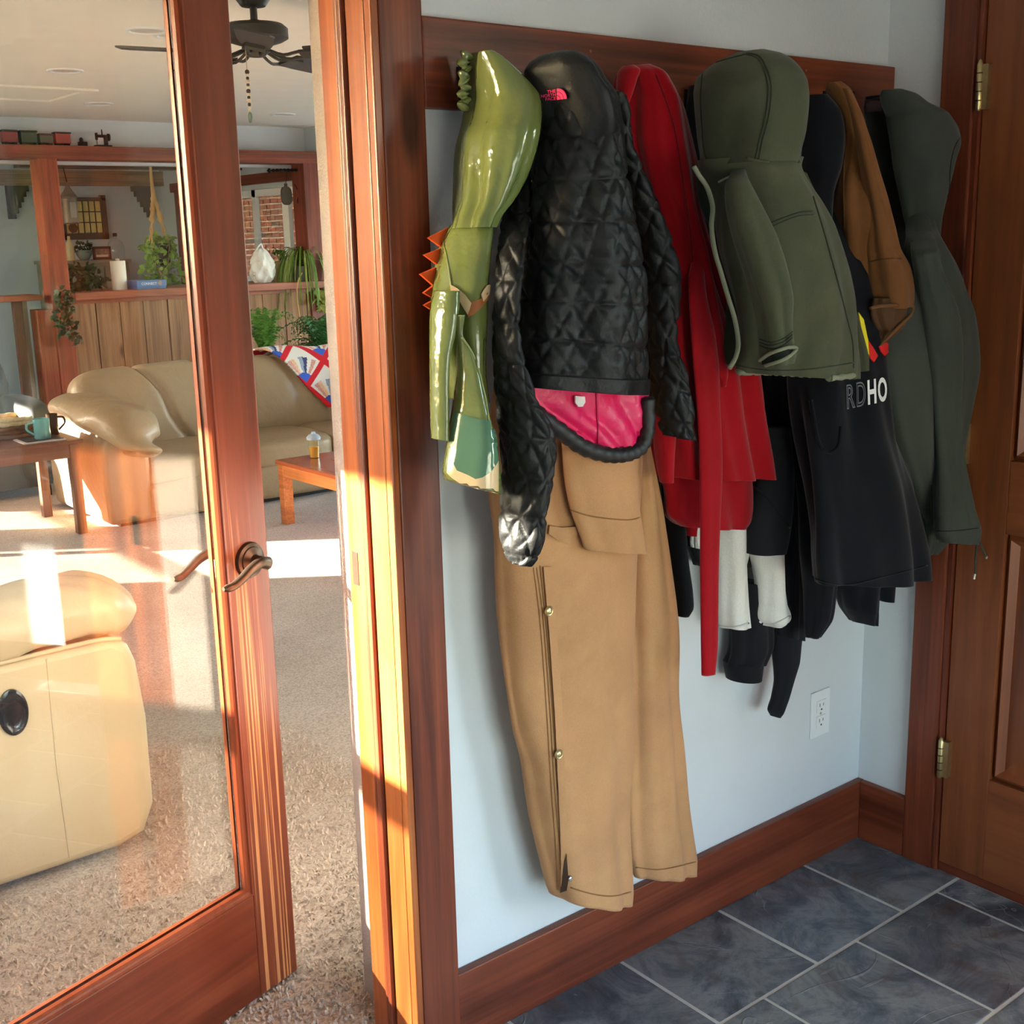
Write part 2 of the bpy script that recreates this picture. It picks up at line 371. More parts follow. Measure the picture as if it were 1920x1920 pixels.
def sash_window(name, y0, y1):
    e = empty(name, (XL-.06, (y0+y1)/2, zsill), kind='structure')
    fr = MB()
    for (a, b, c_, d) in ((y0-.0, y0+.03, zsill, zhead), (y1-.03, y1, zsill, zhead), (y0, y1, zsill, zsill+.03), (y0, y1, zhead-.012, zhead)): fr.box(XL-.11, a, c_, XL-.01, b, d)
    fr.build('window_frame', M['vinyl'], e)
    MB().box(XL-.08, y0, zrail-.034, XL-.03, y1, zrail+.034).build('meeting_rail', M['vinyl'], e)
    MB().box(XL-.062, y0+.03, zrail+.02, XL-.058, y1-.03, zhead-.01).build('glass_pane', M['glass'], e)
    MB().box(XL-.05, y0+.03, zsill+.02, XL-.046, y1-.03, zrail-.02).build('glass_pane', M['glass'], e)
    sc = NT('insect_screen'); sc.t.nodes.remove(sc.b)
    tr = sc.n('ShaderNodeBsdfTransparent'); df = sc.n('ShaderNodeBsdfDiffuse'); df.inputs[0].default_value = (.03, .03, .03, 1)
    mx = sc.n('ShaderNodeMixShader'); mx.inputs[0].default_value = 0.55; sc.l(tr.outputs[0], mx.inputs[1]); sc.l(df.outputs[0], mx.inputs[2]); sc.l(mx.outputs[0], sc.out.inputs[0])
    MB().box(XL-.101, y0+.03, zsill+.02, XL-.100, y1-.03, zrail).build('insect_screen', sc.m, e)
    tm = MB()
    for (a, b, c_, d) in ((y0-.09, y0, zsill-.05, zhead+.09), (y1, y1+.09, zsill-.05, zhead+.09), (y0-.09, y1+.09, zhead, zhead+.09), (y0-.09, y1+.09, zsill-.1, zsill)): tm.box(XL, a, c_, XL+.018, b, d)
    tm.build('window_casing', M['trim_z'], e)
    portal('sky_portal', (XL-.13, (y0+y1)/2, (zsill+zhead)/2), (1, 0, 0), y1-y0, zhead-zsill)
sash_window('window_1', *LW[0]); sash_window('window_2', *LW[1]); sash_window('window_6', *LW[2])
# glazed outer door further along the right wall
e = empty('door_3', (0.05, -1.98, 0.0), kind='structure'); fr = MB()
for a, b, c_, d in ((-1.62, -1.50, .0, 2.06), (-2.46, -2.36, .0, 2.06), (-2.36, -1.62, .0, .16), (-2.36, -1.62, 1.96, 2.06)): fr.box(.02, a, c_, .07, b, d)
fr.build('door_frame', M['alder_z'], e); MB().box(.042, -2.37, .15, .047, -1.61, 1.97).build('glass_pane', M['glass'], e)
portal('sky_portal', (.10, -1.99, 1.06), (-1, 0, 0), .74, 1.80)
# unseen house roof, added and run long to shade the brick wall
shade_roof = MB(); shade_roof.prism([(XL-.5, YB-.5, H+.13), (7.0, YB-.5, H+.13), (1.6, YB-.5, H+2.2)], (0, 24, 0)); shade_roof.build('roof', plain('shade_roof_grey', (90, 84, 80), .9), kind='structure')
# outside ground
MB().box(-60, -60, -.25, 60, 60, -.15).build('ground', plain('dry_lawn_and_concrete', (150, 148, 136), 0.95, var=0.1, vs=0.6), kind='structure')
# ---- doorway lining, stops and casings
j = empty('trim_1', (XJ, .06, 0), kind='structure')
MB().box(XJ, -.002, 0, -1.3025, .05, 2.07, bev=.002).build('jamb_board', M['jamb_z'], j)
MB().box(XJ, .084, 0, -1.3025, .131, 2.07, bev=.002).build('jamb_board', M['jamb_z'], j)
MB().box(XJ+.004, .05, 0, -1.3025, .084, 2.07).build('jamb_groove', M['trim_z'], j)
st = MB(); st.box(XJ-.007, .054, 0, XJ+.01, .066, 2.07, bev=.003); st.box(XJ-.004, .070, 0, XJ+.01, .080, 2.07, bev=.003); st.build('door_stop', M['trim_z'], j)
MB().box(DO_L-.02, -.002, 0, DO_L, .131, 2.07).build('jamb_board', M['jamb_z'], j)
MB().box(DO_L-.02, -.002, 2.07, XJ+.02, .131, 2.09).build('head_board', M['trim_x'], j)
MB().box(XJ-.001, .100, .905, XJ+.003, .118, .965).build('strike_plate', M['bronze'], j)
# rough drywall end behind the lining
MB().box(-1.308, .131, 0, -1.299, TH+.002, 2.09).build('drywall_return', plain('drywall', (176, 164, 156), .95, bump=.9, bs=260, bd=.003), j)
c1 = empty('trim_2', (-1.31, -.012, 0), kind='structure')
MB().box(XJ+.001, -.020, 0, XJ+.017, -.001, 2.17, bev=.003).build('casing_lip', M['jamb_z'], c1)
MB().box(XJ+.0145, -.023, 0, -1.261, -.001, 2.17, bev=.003).build('casing_board', M['trim_z'], c1)
MB().box(DO_L-.11, -.021, 2.07, -1.261, -.0, 2.165, bev=.003).build('casing_head', M['trim_x'], c1)
MB().box(DO_L-.11, -.021, 0, DO_L-.01, -.001, 2.07, bev=.003).build('casing_board', M['trim_z'], c1)
# baseboards
MB().box(-1.261, -.019, 0, .0, -.0005, .153, bev=.003).build('baseboard_coat', M['trim_x'], kind='structure')
MB().box(-.019, -.146, 0, -.0005, -.019, .153, bev=.003).build('baseboard_right', M['trim_y'], kind='structure')
MB().box(-.019, -1.50, 0, -.0005, -1.165, .13, bev=.003).build('baseboard_door', M['trim_y'], kind='structure')
MB().box(-.019, YB, 0, -.0005, -2.46, .153, bev=.003).build('baseboard_back', M['trim_y'], kind='structure')
# ---- right hand door: casing, slab with raised panels, hinges
c2 = empty('trim_3', (-.01, -.19, 0), kind='structure')
MB().box(-.020, -.222, 0, -.0005, -.146, 2.12, bev=.004).build('casing_board', M['trim_z'], c2)
MB().box(-.014, -.2345, 0, -.0005, -.222, 2.05, bev=.002).build('jamb_edge', M['trim_z'], c2)
MB().box(-.020, -1.165, 0, -.0005, -1.018, 2.12, bev=.004).build('casing_board', M['trim_z'], c2)
MB().box(-.021, -1.10, 2.045, -.0005, -.146, 2.135, bev=.004).build('casing_head', M['trim_y'], c2)
d2 = empty('door_2', (-.0, Y0, .02), kind='structure')
ZB, ZT = .022, 2.035
MB().box(-.006, Y0-.115, ZB, .03, Y0-.002, ZT, bev=.002).build('stile', M['alder_z'], d2)
MB().box(-.006, Y1, ZB, .03, Y1+.115, ZT, bev=.002).build('stile', M['alder_z'], d2)
for a, b in ((ZB, .269), (.843, 1.004), (1.90, ZT)): MB().box(-.006, Y1+.115, a, .03, Y0-.115, b, bev=.002).build('rail', M['alder_y'], d2)
for a, b, arch in ((.269, .843, 0), (1.004, 1.90, 1)):
    y0, y1 = Y1+.115, Y0-.115
    m = MB()                                # field of the raised panel, with a sloped border
    ring = lambda i, x: [(x, y0+i, a+i), (x, y1-i, a+i), (x, y1-i, b-i), (x, y0+i, b-i)]
    vs = ring(0, .012)+ring(.012, -.002)+ring(.026, .014)+ring(.075, .002)
    fs = []
    for k in range(3): fs += [(4*k+i, 4*k+(i+1) % 4, 4*k+4+(i+1) % 4, 4*k+4+i) for i in range(4)]
    fs.append((12, 13, 14, 15)); m.add(vs, fs); m.build('raised_panel', M['alder_z'], d2)
for zc in (1.773, 1.03, .288):
    hg = MB(); hg.lathe([(.0, -.05), (.0045, -.047), (.0062, -.044), (.0062, .044), (.0045, .047), (.003, .052), (0, .055)], (-.022, -.2365, zc), 14)
    hh = hg.build('hinge', M['brass'], d2, smooth=40)
    MB().box(-.0215, -.2545, zc-.044, -.004, -.2395, zc+.044).build('hinge_leaf', M['brass'], hh)
    for q in (-.027, -.009, .009, .027): MB().lathe([(.0066, -.0012), (.0066, .0012)], (-.022, -.2365, zc+q), 14).build('knuckle_ring', M['bronze'], hh)
lv = MB(); lv.lathe([(.032, 0), (.032, .006), (.024, .012), (.012, .016), (.012, .045), (.026, .05), (.030, .06), (.026, .07), (0, .074)], (0, 0, 0), 24, axis='x', M=Matrix.Translation((-.006, Y1+.06, .92)) @ Matrix.Rotation(math.pi, 4, 'Z'))
lv.build('door_knob', M['bronze'], d2, smooth=40)
# ---- French door, standing open about 17 degrees into the living room
ANG = math.radians(17)
DW = .868
hx, hy = -1.381-DW*math.cos(ANG), .391-DW*math.sin(ANG)
fd = empty('door_1', (hx, hy, .012), rz=ANG, kind='structure')
# local: x from hinge (0) to the free edge (DW), y=0 is the face towards the mudroom, z from the bottom
T = .036; HT = 2.03; SW = .104; RB = .225
def lb(name, a, m, bev=.003, parent=fd):
    return MB().box(*a, bev=bev).build(name, m, parent, local=True)
def lo(o, loc):                              # give a local part its own origin
    o.data.transform(Matrix.Translation(-Vector(loc))); o.location = loc; return o
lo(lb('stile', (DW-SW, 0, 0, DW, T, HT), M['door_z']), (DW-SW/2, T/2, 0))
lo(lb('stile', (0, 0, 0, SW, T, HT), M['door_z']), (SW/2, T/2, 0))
lo(lb('bottom_rail', (SW, .0005, 0, DW-SW, T-.0005, RB), M['door_x']), (DW/2, T/2, 0))
lo(lb('top_rail', (SW, .0005, HT-.11, DW-SW, T-.0005, HT), M['door_x']), (DW/2, T/2, HT-.11))
lo(lb('glass_pane', (SW-.004, T/2-.0025, RB-.004, DW-SW+.004, T/2+.0025, HT-.106), M['glass'], 0), (DW/2, T/2, RB))
def bead(side):
    y0 = 0 if side < 0 else T
    prof = [(0, 0), (0, .009), (.005, .0105), (.0085, .0085), (.013, .0095), (.016, .0145), (.017, .0155)]
    s = 1 if side < 0 else -1
    m = MB(); x0, x1, z0, z1 = SW, DW-SW, RB, HT-.11
    P = [(i, y0+s*(d-.0015)) for i, d in [(0, .0015), (.001, -.001), (.005, -.0015), (.007, .002), (.011, .003), (.0125, .0015), (.0155, .007), (.0165, .0155)]]
    vs = []
    for i, y in P: vs += [(x0+i, y, z0+i), (x1-i, y, z0+i), (x1-i, y, z1-i), (x0+i, y, z1-i)]
    fs = []
    for k in range(len(P)-1): fs += [(4*k+q, 4*k+(q+1) % 4, 4*k+4+(q+1) % 4, 4*k+4+q) for q in range(4)]
    m.add(vs, fs); return lo(m.build('glazing_bead', M['bead'], fd, local=True), (DW/2, T/2, RB))
bead(-1); bead(1)
hx0, hz0 = DW-.05, .90
def handle(side):
    y0, s = (0, -1) if side < 0 else (T, 1)
    h = MB(); Mt = Matrix.Translation((hx0, y0, hz0)) @ (Matrix.Identity(4) if s > 0 else Matrix.Diagonal((1, -1, 1, 1)))
    h.lathe([(.035, 0), (.035, .003), (.033, .007), (.027, .009), (.026, .012), (.020, .0145), (.013, .017), (.0115, .022), (.0115, .046), (.013, .05), (.0, .054)], (0, 0, 0), 32, axis='y', M=Mt)
    ro = lo(h.build('door_handle', M['bronze'], fd, smooth=40, local=True), (hx0, y0, hz0))
    c = curve([(hx0, y0+s*.046, hz0), (hx0-.02, y0+s*.052, hz0+.006), (hx0-.045, y0+s*.053, hz0), (hx0-.07, y0+s*.053, hz0-.013), (hx0-.092, y0+s*.051, hz0-.022), (hx0-.112, y0+s*.049, hz0-.022)], 22)
    rr = np.interp(np.linspace(0, 1, 22), [0, .15, .6, .9, 1], [.0125, .0105, .0085, .0075, .004])
    l = MB(); l.tube(c, list(rr), 12); lo_ = l.build('lever', M['bronze'], ro, smooth=60, local=True)
    lo_.data.transform(Matrix.Translation(-Vector((hx0, y0, hz0))))
handle(-1); handle(1)
lt = MB(); lt.box(DW-.0005, .008, .84, DW+.0012, .028, .96); lt.box(DW, .012, .888, DW+.006, .024, .912, bev=.002)
lo(lt.build('latch_plate', M['brass'], fd, local=True), (DW, .018, .84))
# ---- coat rack board with hooks
rk = empty('coat_rack', (-.62, -.01, 1.70), label='reddish-brown stained board of coat hooks along the top of the coat wall', cat='coat rack')
MB().box(-1.261, -.022, 1.70, -.003, -.0006, 1.838, bev=.003).build('board', M['trim_x'], rk)
HK = [(868, 128), (1040, 130), (1200, 150), (1400, 140), (1548, 165), (1640, 190), (1290, 165)]
for x, y in HK:
    p = at(x, y+34, -.023); b = MB(); b.box(p[0]-.011, -.026, p[2]-.03, p[0]+.011, -.022, p[2]+.03, bev=.002)
    b.tube(curve([(p[0], -.024, p[2]+.005), (p[0], -.06, p[2]-.006), (p[0], -.085, p[2]+.012), (p[0], -.088, p[2]+.022)], 12), [.005]*11+[.008], 8)
    b.build('coat_hook', M['iron'], rk, smooth=50)
for x, y in ((1107, 96), (1512, 132)):
    p = at(x, y, -.0225); MB().lathe([(0, -.001), (.0028, -.0008), (.0028, .0003)], (p[0], -.0222, p[2]), 10, axis='y').build('nail_filler', plain('wood_putty', (150, 92, 68), .8), rk)
MB().box(.031, -1.03, -.01, .115, -.215, 2.06).build('leak_blocker', M['black'], d2)  # black slab added behind the door to stop daylight leaking through
MB().box(-.004, -1.02, -.005, .115, -.21, .02, bev=.002).build('threshold', M['trim_y'], d2)  # strip added to close the bright gap under the door
# ---- outlet
p = at(1538, 1337, -.004); ox, oz = p[0], p[2]
ou = empty('wall_outlet', (ox, 0, oz-.057), label='white double electrical outlet low on the coat wall', cat='outlet')
pm_ = MB(); pm_.box(ox-.035, -.0055, oz-.0575, ox+.035, -.0004, oz+.0575, bev=.002); pm_.build('cover_plate', M['white'], ou)
for s in (-1, 1):
    q = MB(); q.box(ox-.017, -.0075, oz+s*.0195-.0145, ox+.017, -.005, oz+s*.0195+.0145, bev=.0008); rc = q.build('receptacle', M['white'], ou)
    q = MB()
    for dx, hh in ((-.0065, .0042), (.0065, .0034)): q.box(ox+dx-.0009, -.0078, oz+s*.0195+.003-hh, ox+dx+.0009, -.0074, oz+s*.0195+.003+hh)
    q.lathe([(.0024, -.0003), (.0024, .0002)], (ox, -.0077, oz+s*.0195-.0085), 10, axis='y'); q.build('slots', M['black'], rc)
MB().lathe([(0, -.001), (.003, -.0006), (.0034, .0004)], (ox, -.0055, oz), 12, axis='y').build('screw', M['brass'], ou)
# ================================================================== clothes on the rack
class Piece:
    """a hanging tube of cloth: rows of (xL,yL,xR,yR[,d[,b]]) give its outline, d its distance from the wall, b its half depth"""
    def __init__(s, rows, d=.1, b=.05, N=110, Mn=80, folds=(), noise=.004, nf=9.0, seed=0, disp=None, hem=.005, flat=1.0, topcap=True, hemdeep=24):
        R = np.array([[*r[:4], r[4] if len(r) > 4 else d, r[5] if len(r) > 5 else b] for r in rows], float)
        mid = (R[:, :2]+R[:, 2:4])/2; L = np.r_[0, np.cumsum(np.linalg.norm(np.diff(mid, axis=0), axis=1))]; 
        t = np.linspace(0, L[-1], N); i = np.clip(np.searchsorted(L, t, 'right')-1, 0, len(R)-2); f = ((t-L[i])/(L[i+1]-L[i]+1e-9))[:, None]
        # monotone-ish Hermite with finite difference slopes
        g = np.gradient(R, L, axis=0); h = (L[i+1]-L[i])[:, None]
        Q = (2*f**3-3*f**2+1)*R[i]+(f**3-2*f**2+f)*h*g[i]*.7+(-2*f**3+3*f**2)*R[i+1]+(f**3-f**2)*h*g[i+1]*.7
        th = 2*math.pi*np.arange(Mn)/Mn; ct, sn = np.cos(th), np.sin(th)
        rw = np.random.RandomState(seed+11); A = rw.normal(size=(6, 3))*nf; ph = rw.uniform(0, 6.28, 6); fp = rw.uniform(0, 6.28, 8); fd_ = rw.uniform(-2, 2, 8)
        V = np.zeros((N, Mn, 3)); C0 = np.zeros((N, 3)); run = 0; prev = None; arcU = np.zeros((N, Mn)); arcV = np.zeros(N)
        for k in range(N):
            xL, yL, xR, yR, dd, bb = Q[k]
            a3, b3 = at(xL, yL, -dd), at(xR, yR, -dd); c = (a3+b3)/2; h0 = np.linalg.norm(b3-a3)/2; u = (b3-a3)/(2*h0+1e-9); v = np.array([0, -1., 0])
            wv = (c-CAM)/np.linalg.norm(c-CAM); nn = np.array([-(wv@v), wv@u]); nn = nn/np.linalg.norm(nn); nu, nv = abs(nn[0]), abs(nn[1])
            bb = min(bb, .82*h0*nu/max(nv, 1e-6)); a = math.sqrt(max((h0*nu)**2-(bb*nv)**2, 1e-8))/nu
            if prev is not None: run += np.linalg.norm(c-prev)
            prev = c; s_ = k/(N-1); arcV[k] = run; C0[k] = c
            y = bb*sn; y = np.where(y < 0, y*flat, y)
            base = c+np.outer(a*ct, u)+np.outer(y, v)
            nrm = np.outer(ct*bb, u)+np.outer(sn*a, v); nrm /= np.linalg.norm(nrm, axis=1)[:, None]+1e-9
            arcU[k] = np.r_[0, np.cumsum(np.linalg.norm(np.diff(base, axis=0), axis=1))]
            D = np.zeros(Mn)
            for q, (amp, fr, ramp) in enumerate(folds):
                w_ = np.sin(fr*(th+.25*np.sin(3*s_+fp[q]))+fp[q]+fd_[q]*s_); D += amp*(w_-.35*w_*w_)*(s_**ramp)
            if noise:
                X = base@A.T+ph; D += noise*(np.sin(X+1.3*np.sin(X[:, ::-1]*.7)).sum(1))/2.2
            D *= min(1.0, h0/.05)
            if disp is not None: D = D+disp(arcU[k], run, th, s_)
            V[k] = base+nrm*D[:, None]; V[k, :, 0] = np.minimum(V[k, :, 0], -.026); V[k, :, 1] = np.minimum(V[k, :, 1], -.003)
        s.V, s.N, s.Mn, s.C0 = V, N, Mn, C0
        vs = list(V.reshape(-1, 3)); fs = []
        for k in range(N-1):
            for q in range(Mn):
                q2 = (q+1) % Mn; fs.append((k*Mn+q, k*Mn+q2, (k+1)*Mn+q2, (k+1)*Mn+q))
        if topcap:
            vs.append(V[0].mean(0)); tc = len(vs)-1; fs += [(tc, (q+1) % Mn, q) for q in range(Mn)]
        s.nout = len(fs); last = N-1; pr = (N-1)*Mn
        for dk in (0, 2, hemdeep//2, hemdeep):             # turned-in hem and the inside of the opening
            k = max(2, N-1-dk); ctr = V[k].mean(0); off = V[k]-ctr; ln = np.linalg.norm(off, axis=1)[:, None]
            ring = ctr+off*np.maximum(.25, 1-hem/np.maximum(ln, 1e-6)); b0 = len(vs); vs += list(ring)
            for q in range(Mn):
                q2 = (q+1) % Mn; fs.append((pr+q, pr+q2, b0+q2, b0+q))
            pr = b0
        vs.append(np.mean(vs[pr:pr+Mn], axis=0)); tc = len(vs)-1; fs += [(pr+q, pr+(q+1) % Mn, tc) for q in range(Mn)]
        s.vs, s.fs = vs, fs
        s.bvh = BVHTree.FromPolygons([Vector(p) for p in vs], fs[:s.nout])
    def build(s, name, m, parent, lining=None, **kw):
        me = bpy.data.meshes.new(name); me.from_pydata([tuple(p) for p in s.vs], [], s.fs)
        mats = [m] if lining is None else [m, lining]
        if lining is not None: me.polygons.foreach_set('material_index', [0]*(s.nout+s.Mn)+[1]*(len(s.fs)-s.nout-s.Mn))
        bm = bmesh.new(); bm.from_mesh(me); bmesh.ops.recalc_face_normals(bm, faces=bm.faces); bm.to_mesh(me); bm.free()
        o = link(name, me, mats, parent, smooth=180); tag(o, **kw); return o
    def at(s, x, y, off=.002):
        d = Vector(ray(x, y)).normalized(); r = s.bvh.ray_cast(Vector(CAM), d)
        if r[0] is None:
            p = Vector(at(x, y, -.15)); near = s.bvh.find_nearest(p)
            for _ in range(4):                     # nearest point of the cloth to the line of sight
                q = Vector(CAM)+d*((near[0]-Vector(CAM)).dot(d)); near = s.bvh.find_nearest(q)
            r = near
        n = r[1]
        if n.dot(d) > 0: n = -n
        return np.array(r[0]+n*off-d*off*.5)
def resample(pts, n):
    P = np.array(pts, float); L = np.r_[0, np.cumsum(np.linalg.norm(np.diff(P, axis=0), axis=1))]; t = np.linspace(0, L[-1], n)
    return np.c_[np.interp(t, L, P[:, 0]), np.interp(t, L, P[:, 1])]
def seam(pc, pts, m, parent, r=.0012, name='seam', n=None, off=.0006, smooth=True, dash=False):
    P = resample(curve(pts, 6*len(pts)) if smooth and len(pts) > 2 else pts, n or max(8, int(np.linalg.norm(np.diff(np.array(pts, float), axis=0), axis=1).sum()/5)))
    T = [pc.at(x, y, off) for x, y in P]; b = MB()
    if dash:
        for i in range(0, len(T)-1): b.tube([T[i], T[i]*.4+T[i+1]*.6], r, 4)
    else: b.tube(T, r, 6)
    return b.build(name, m, parent, smooth=180)
def patch(pc, poly, m, parent, name, off=.003, step=5.0, th=.0015, closed=True, label=None):
    """a piece of cloth or print lying on pc, outlined in the photograph's pixels"""
    P = np.array(poly, float); B = []
    for i in range(len(P)):
        a, b = P[i], P[(i+1) % len(P)]; k = max(1, int(np.linalg.norm(b-a)/step)); B += [a+(b-a)*j/k for j in range(k)]
    B = np.array(B); lo_, hi = B.min(0), B.max(0); I = []
    def inside(x, y):
        c = False; n = len(B)
        for i in range(n):
            (x1, y1), (x2, y2) = B[i], B[i-1]
            if (y1 > y) != (y2 > y) and x < (x2-x1)*(y-y1)/(y2-y1)+x1: c = not c
        return c
    for x in np.arange(lo_[0]+step/2, hi[0], step):
        for y in np.arange(lo_[1]+step/2, hi[1], step):
            if inside(x, y) and np.min(np.hypot(B[:, 0]-x, B[:, 1]-y)) > step*.45: I.append((x, y))
    pts = [Vector((x, -y)) for x, y in list(map(tuple, B))+I]; k = len(B)
    v2, _, f2, *_ = delaunay_2d_cdt(pts, [(i, (i+1) % k) for i in range(k)], [list(range(k))], 1, 1e-4)
    top = [pc.at(p.x, -p.y, off+th) for p in v2]; b = MB(); n = len(top)
    bot = [pc.at(p.x, -p.y, off-.001) for p in v2]
    edge = {}
    for f in f2:
        for i in range(len(f)): edge[(f[i], f[i-1])] = edge.get((f[i], f[i-1]), 0)+1
    fs = [tuple(f) for f in f2]+[tuple(n+i for i in f[::-1]) for f in f2]
    for (a, c) in edge:
        if (c, a) not in edge: fs.append((a, c, n+c, n+a))
    b.add(top+bot, fs); o = b.build(name, m, parent, smooth=40)
    if label: o['label'] = label
    return o
def text_mesh(body, outline=0.0, weight=0.0, ext=0.0):
    cu = bpy.data.curves.new('txt', 'FONT'); cu.body = body; cu.size = 1.0
    cu.resolution_u = 4
    if outline: cu.fill_mode = 'NONE'; cu.bevel_depth = outline; cu.bevel_resolution = 0
    else: cu.offset = weight
    o = bpy.data.objects.new('txt', cu); COL.objects.link(o); dg = bpy.context.evaluated_depsgraph_get(); dg.update()
    me = bpy.data.meshes.new_from_object(o.evaluated_get(dg)); V = np.array([v.co for v in me.vertices]) if len(me.vertices) else np.zeros((0, 3)); Fc = [tuple(p.vertices) for p in me.polygons]
    bpy.data.objects.remove(o); bpy.data.curves.remove(cu); bpy.data.meshes.remove(me); return V, Fc
def quad_map(q, u, v):
    """q: TL, TR, BR, BL; u to the right, v down"""
    q = np.array(q, float); return (q[0]*(1-u)+q[1]*u)*(1-v)+(q[3]*(1-u)+q[2]*u)*v
def letters(pc, body, q, m, parent, name='lettering', outline=0.0, weight=0.0, off=.0025):
    V, Fc = text_mesh(body, outline, weight)
    lo_, hi = V.min(0), V.max(0); b = MB(); W = []
    for p in V:
        x, y = quad_map(q, (p[0]-lo_[0])/(hi[0]-lo_[0]), 1-(p[1]-lo_[1])/(hi[1]-lo_[1])); W.append(pc.at(x, y, off+(p[2]*.02 if outline else 0)))
    b.add(W, Fc); return b.build(name, m, parent)
def garment(name, px, label, cat, y=-.05):
    return empty(name, tuple(at(px[0], px[1], y)), label=label, cat=cat)

# ---------------------------------------------------------------- materials of the clothes
vin = plain('glossy_olive_vinyl', (112, 122, 66), 0.13, var=.1, vs=12, bump=.6, bs=24, bd=.008, spec=.6, coat=.5)
vin_in = plain('olive_vinyl_inside', (96, 104, 62), .45, var=.1)
teal = plain('glossy_teal_print', (86, 124, 98), 0.12, var=.08, bump=.3, bs=28, bd=.005, coat=.5)
cream = plain('glossy_cream_print', (226, 196, 152), .2, var=.05, coat=.3)
orange = plain('orange_vinyl', (222, 84, 28), .45, var=.08)
tanpr = plain('brown_print', (160, 96, 52), .3, var=.1)
puf = plain('black_ripstop', (17, 18, 19), .5, var=.2, vs=18, bump=.6, bs=60, bd=.004, spec=.34)
pufh = plain('black_binding', (24, 24, 25), .5, var=.2, bump=.3, bs=90)
pink = plain('hot_pink_taffeta', (226, 26, 92), .38, var=.16, vs=14, bump=.6, bs=45, bd=.005)
pinkl = plain('pink_embroidery', (232, 44, 104), .6, var=.05)
duck = cloth('tan_duck_canvas', (190, 140, 98), .92, var=.12, worn=(206, 160, 108), bump=.3)
duckd = cloth('tan_thread', (146, 102, 62), .9)
redw = cloth('red_wool', (158, 9, 22), .95, var=.12, sheen=.35, bs=180, bump=.4)
oliv = cloth('washed_olive_canvas', (76, 78, 58), .93, var=.18, worn=(100, 98, 74), bump=.35)
olivd = cloth('olive_thread', (52, 58, 42), .9)
oliv_l = cloth('faded_olive_edge', (134, 136, 112), .95)
navy = cloth('black_fleece', (17, 18, 24), .95, var=.15, sheen=.25)
navy2 = cloth('black_fleece_inside', (14, 15, 19), .95)
brown = cloth('brown_canvas', (122, 78, 42), .92, var=.14, worn=(136, 94, 56))
brownd = cloth('brown_quilted_lining', (92, 62, 38), .8)
dgrn = cloth('charcoal_green_twill', (66, 70, 62), .93, var=.12)
dgrn2 = cloth('charcoal_green_lining', (40, 42, 40), .93)
blk = cloth('black_knit', (28, 29, 34), .95, var=.15)
blk2 = cloth('black_cotton', (24, 25, 28), .95, var=.15)
wht = cloth('white_fleece', (226, 222, 214), .95, var=.05, sheen=.3, bs=120, bump=.6)
yel = plain('yellow_print', (244, 226, 26), .6, var=.04)
redp = plain('red_print', (226, 30, 28), .6, var=.06)
wpr = plain('white_print', (240, 240, 240), .6, var=.02)
gpr = plain('grey_print', (120, 122, 128), .6, var=.05)

# ---------------------------------------------------------------- coveralls (deepest on the left)
g = garment('coveralls', (1060, 400), 'tan canvas work coveralls with two snaps up the leg zip, hanging lowest of all', 'coveralls')
legR = Piece([(1140, 700, 1207, 700), (1158, 819, 1219, 819), (1165, 937, 1240, 937), (1165, 1056, 1255, 1056), (1165, 1161, 1266, 1161), (1165, 1319, 1276, 1319), (1165, 1469, 1289, 1469), (1167, 1562, 1301, 1562), (1172, 1610, 1307, 1610), (1180, 1643, 1306, 1633)], d=.055, b=.04, N=150, folds=((.004, 5, .8), (.003, 9, 1)), noise=.0035, seed=1)
legR.build('leg', duck, g, duckd)
legL = Piece([(1000, 400, 1120, 400), (960, 550, 1180, 550), (935, 700, 1200, 700), (918, 800, 1203, 800), (914, 928, 1200, 928), (924, 1000, 1195, 1000), (929, 1112, 1192, 1112), (931, 1210, 1191, 1210), (937, 1292, 1190, 1292), (951, 1370, 1189, 1375), (969, 1424, 1189, 1430), (989, 1544, 1188, 1555), (1006, 1619, 1187, 1630), (1018, 1664, 1186, 1672), (1024, 1678, 1184, 1690)], d=.08, b=.055, N=220, Mn=110, folds=((.005, 3, .6), (.0035, 7, .8)), noise=.0055, nf=8, seed=2)
legL.build('body', duck, g, duckd)
for pts in ([(1000, 1064), (1012, 1160), (1024, 1320), (1034, 1480), (1043, 1600), (1045, 1668)], [(1006, 1064), (1018, 1160), (1030, 1320), (1040, 1480), (1050, 1600), (1052, 1672)], [(1012, 1060), (1025, 1190), (1036, 1340), (1045, 1480)], [(1034, 1105), (1044, 1220), (1051, 1319), (1054, 1412), (1060, 1520), (1062, 1562)]):
    seam(legL, pts, duckd, g, .0007, 'stitching', off=.0008)
patch(legL, [(1017, 1062), (1033, 1062), (1044, 1220), (1052, 1319), (1055, 1412), (1061, 1530), (1062, 1575), (1057, 1615), (1054, 1660), (1052, 1600), (1046, 1480), (1038, 1340), (1028, 1190)], duck, g, 'zip_flap', .003)
patch(legL, [(1062, 1600), (1066, 1650), (1063, 1668), (1052, 1672), (1056, 1630)], plain('dark_zip', (66, 44, 26), .6), g, 'zip', .002)
for x, y in ((1026, 1144), (1045, 1412)):
    p = pc = legL.at(x, y, .0045); b = MB(); b.lathe([(.0092, 0), (.0092, .002), (.0075, .0035), (.006, .003), (.004, .0042), (0, .0046)], (0, 0, 0), 20, axis='y', M=Matrix.Translation(p) @ Matrix.Rotation(math.pi, 4, 'Z'))
    b.build('snap_button', M['brass'], g, smooth=40)
b = MB(); b.sq(legL.at(1069, 1646, .003), (.005, .003, .006), 2, 8); b.build('rivet', plain('steel', (180, 180, 182), .3, .9), g, smooth=180)
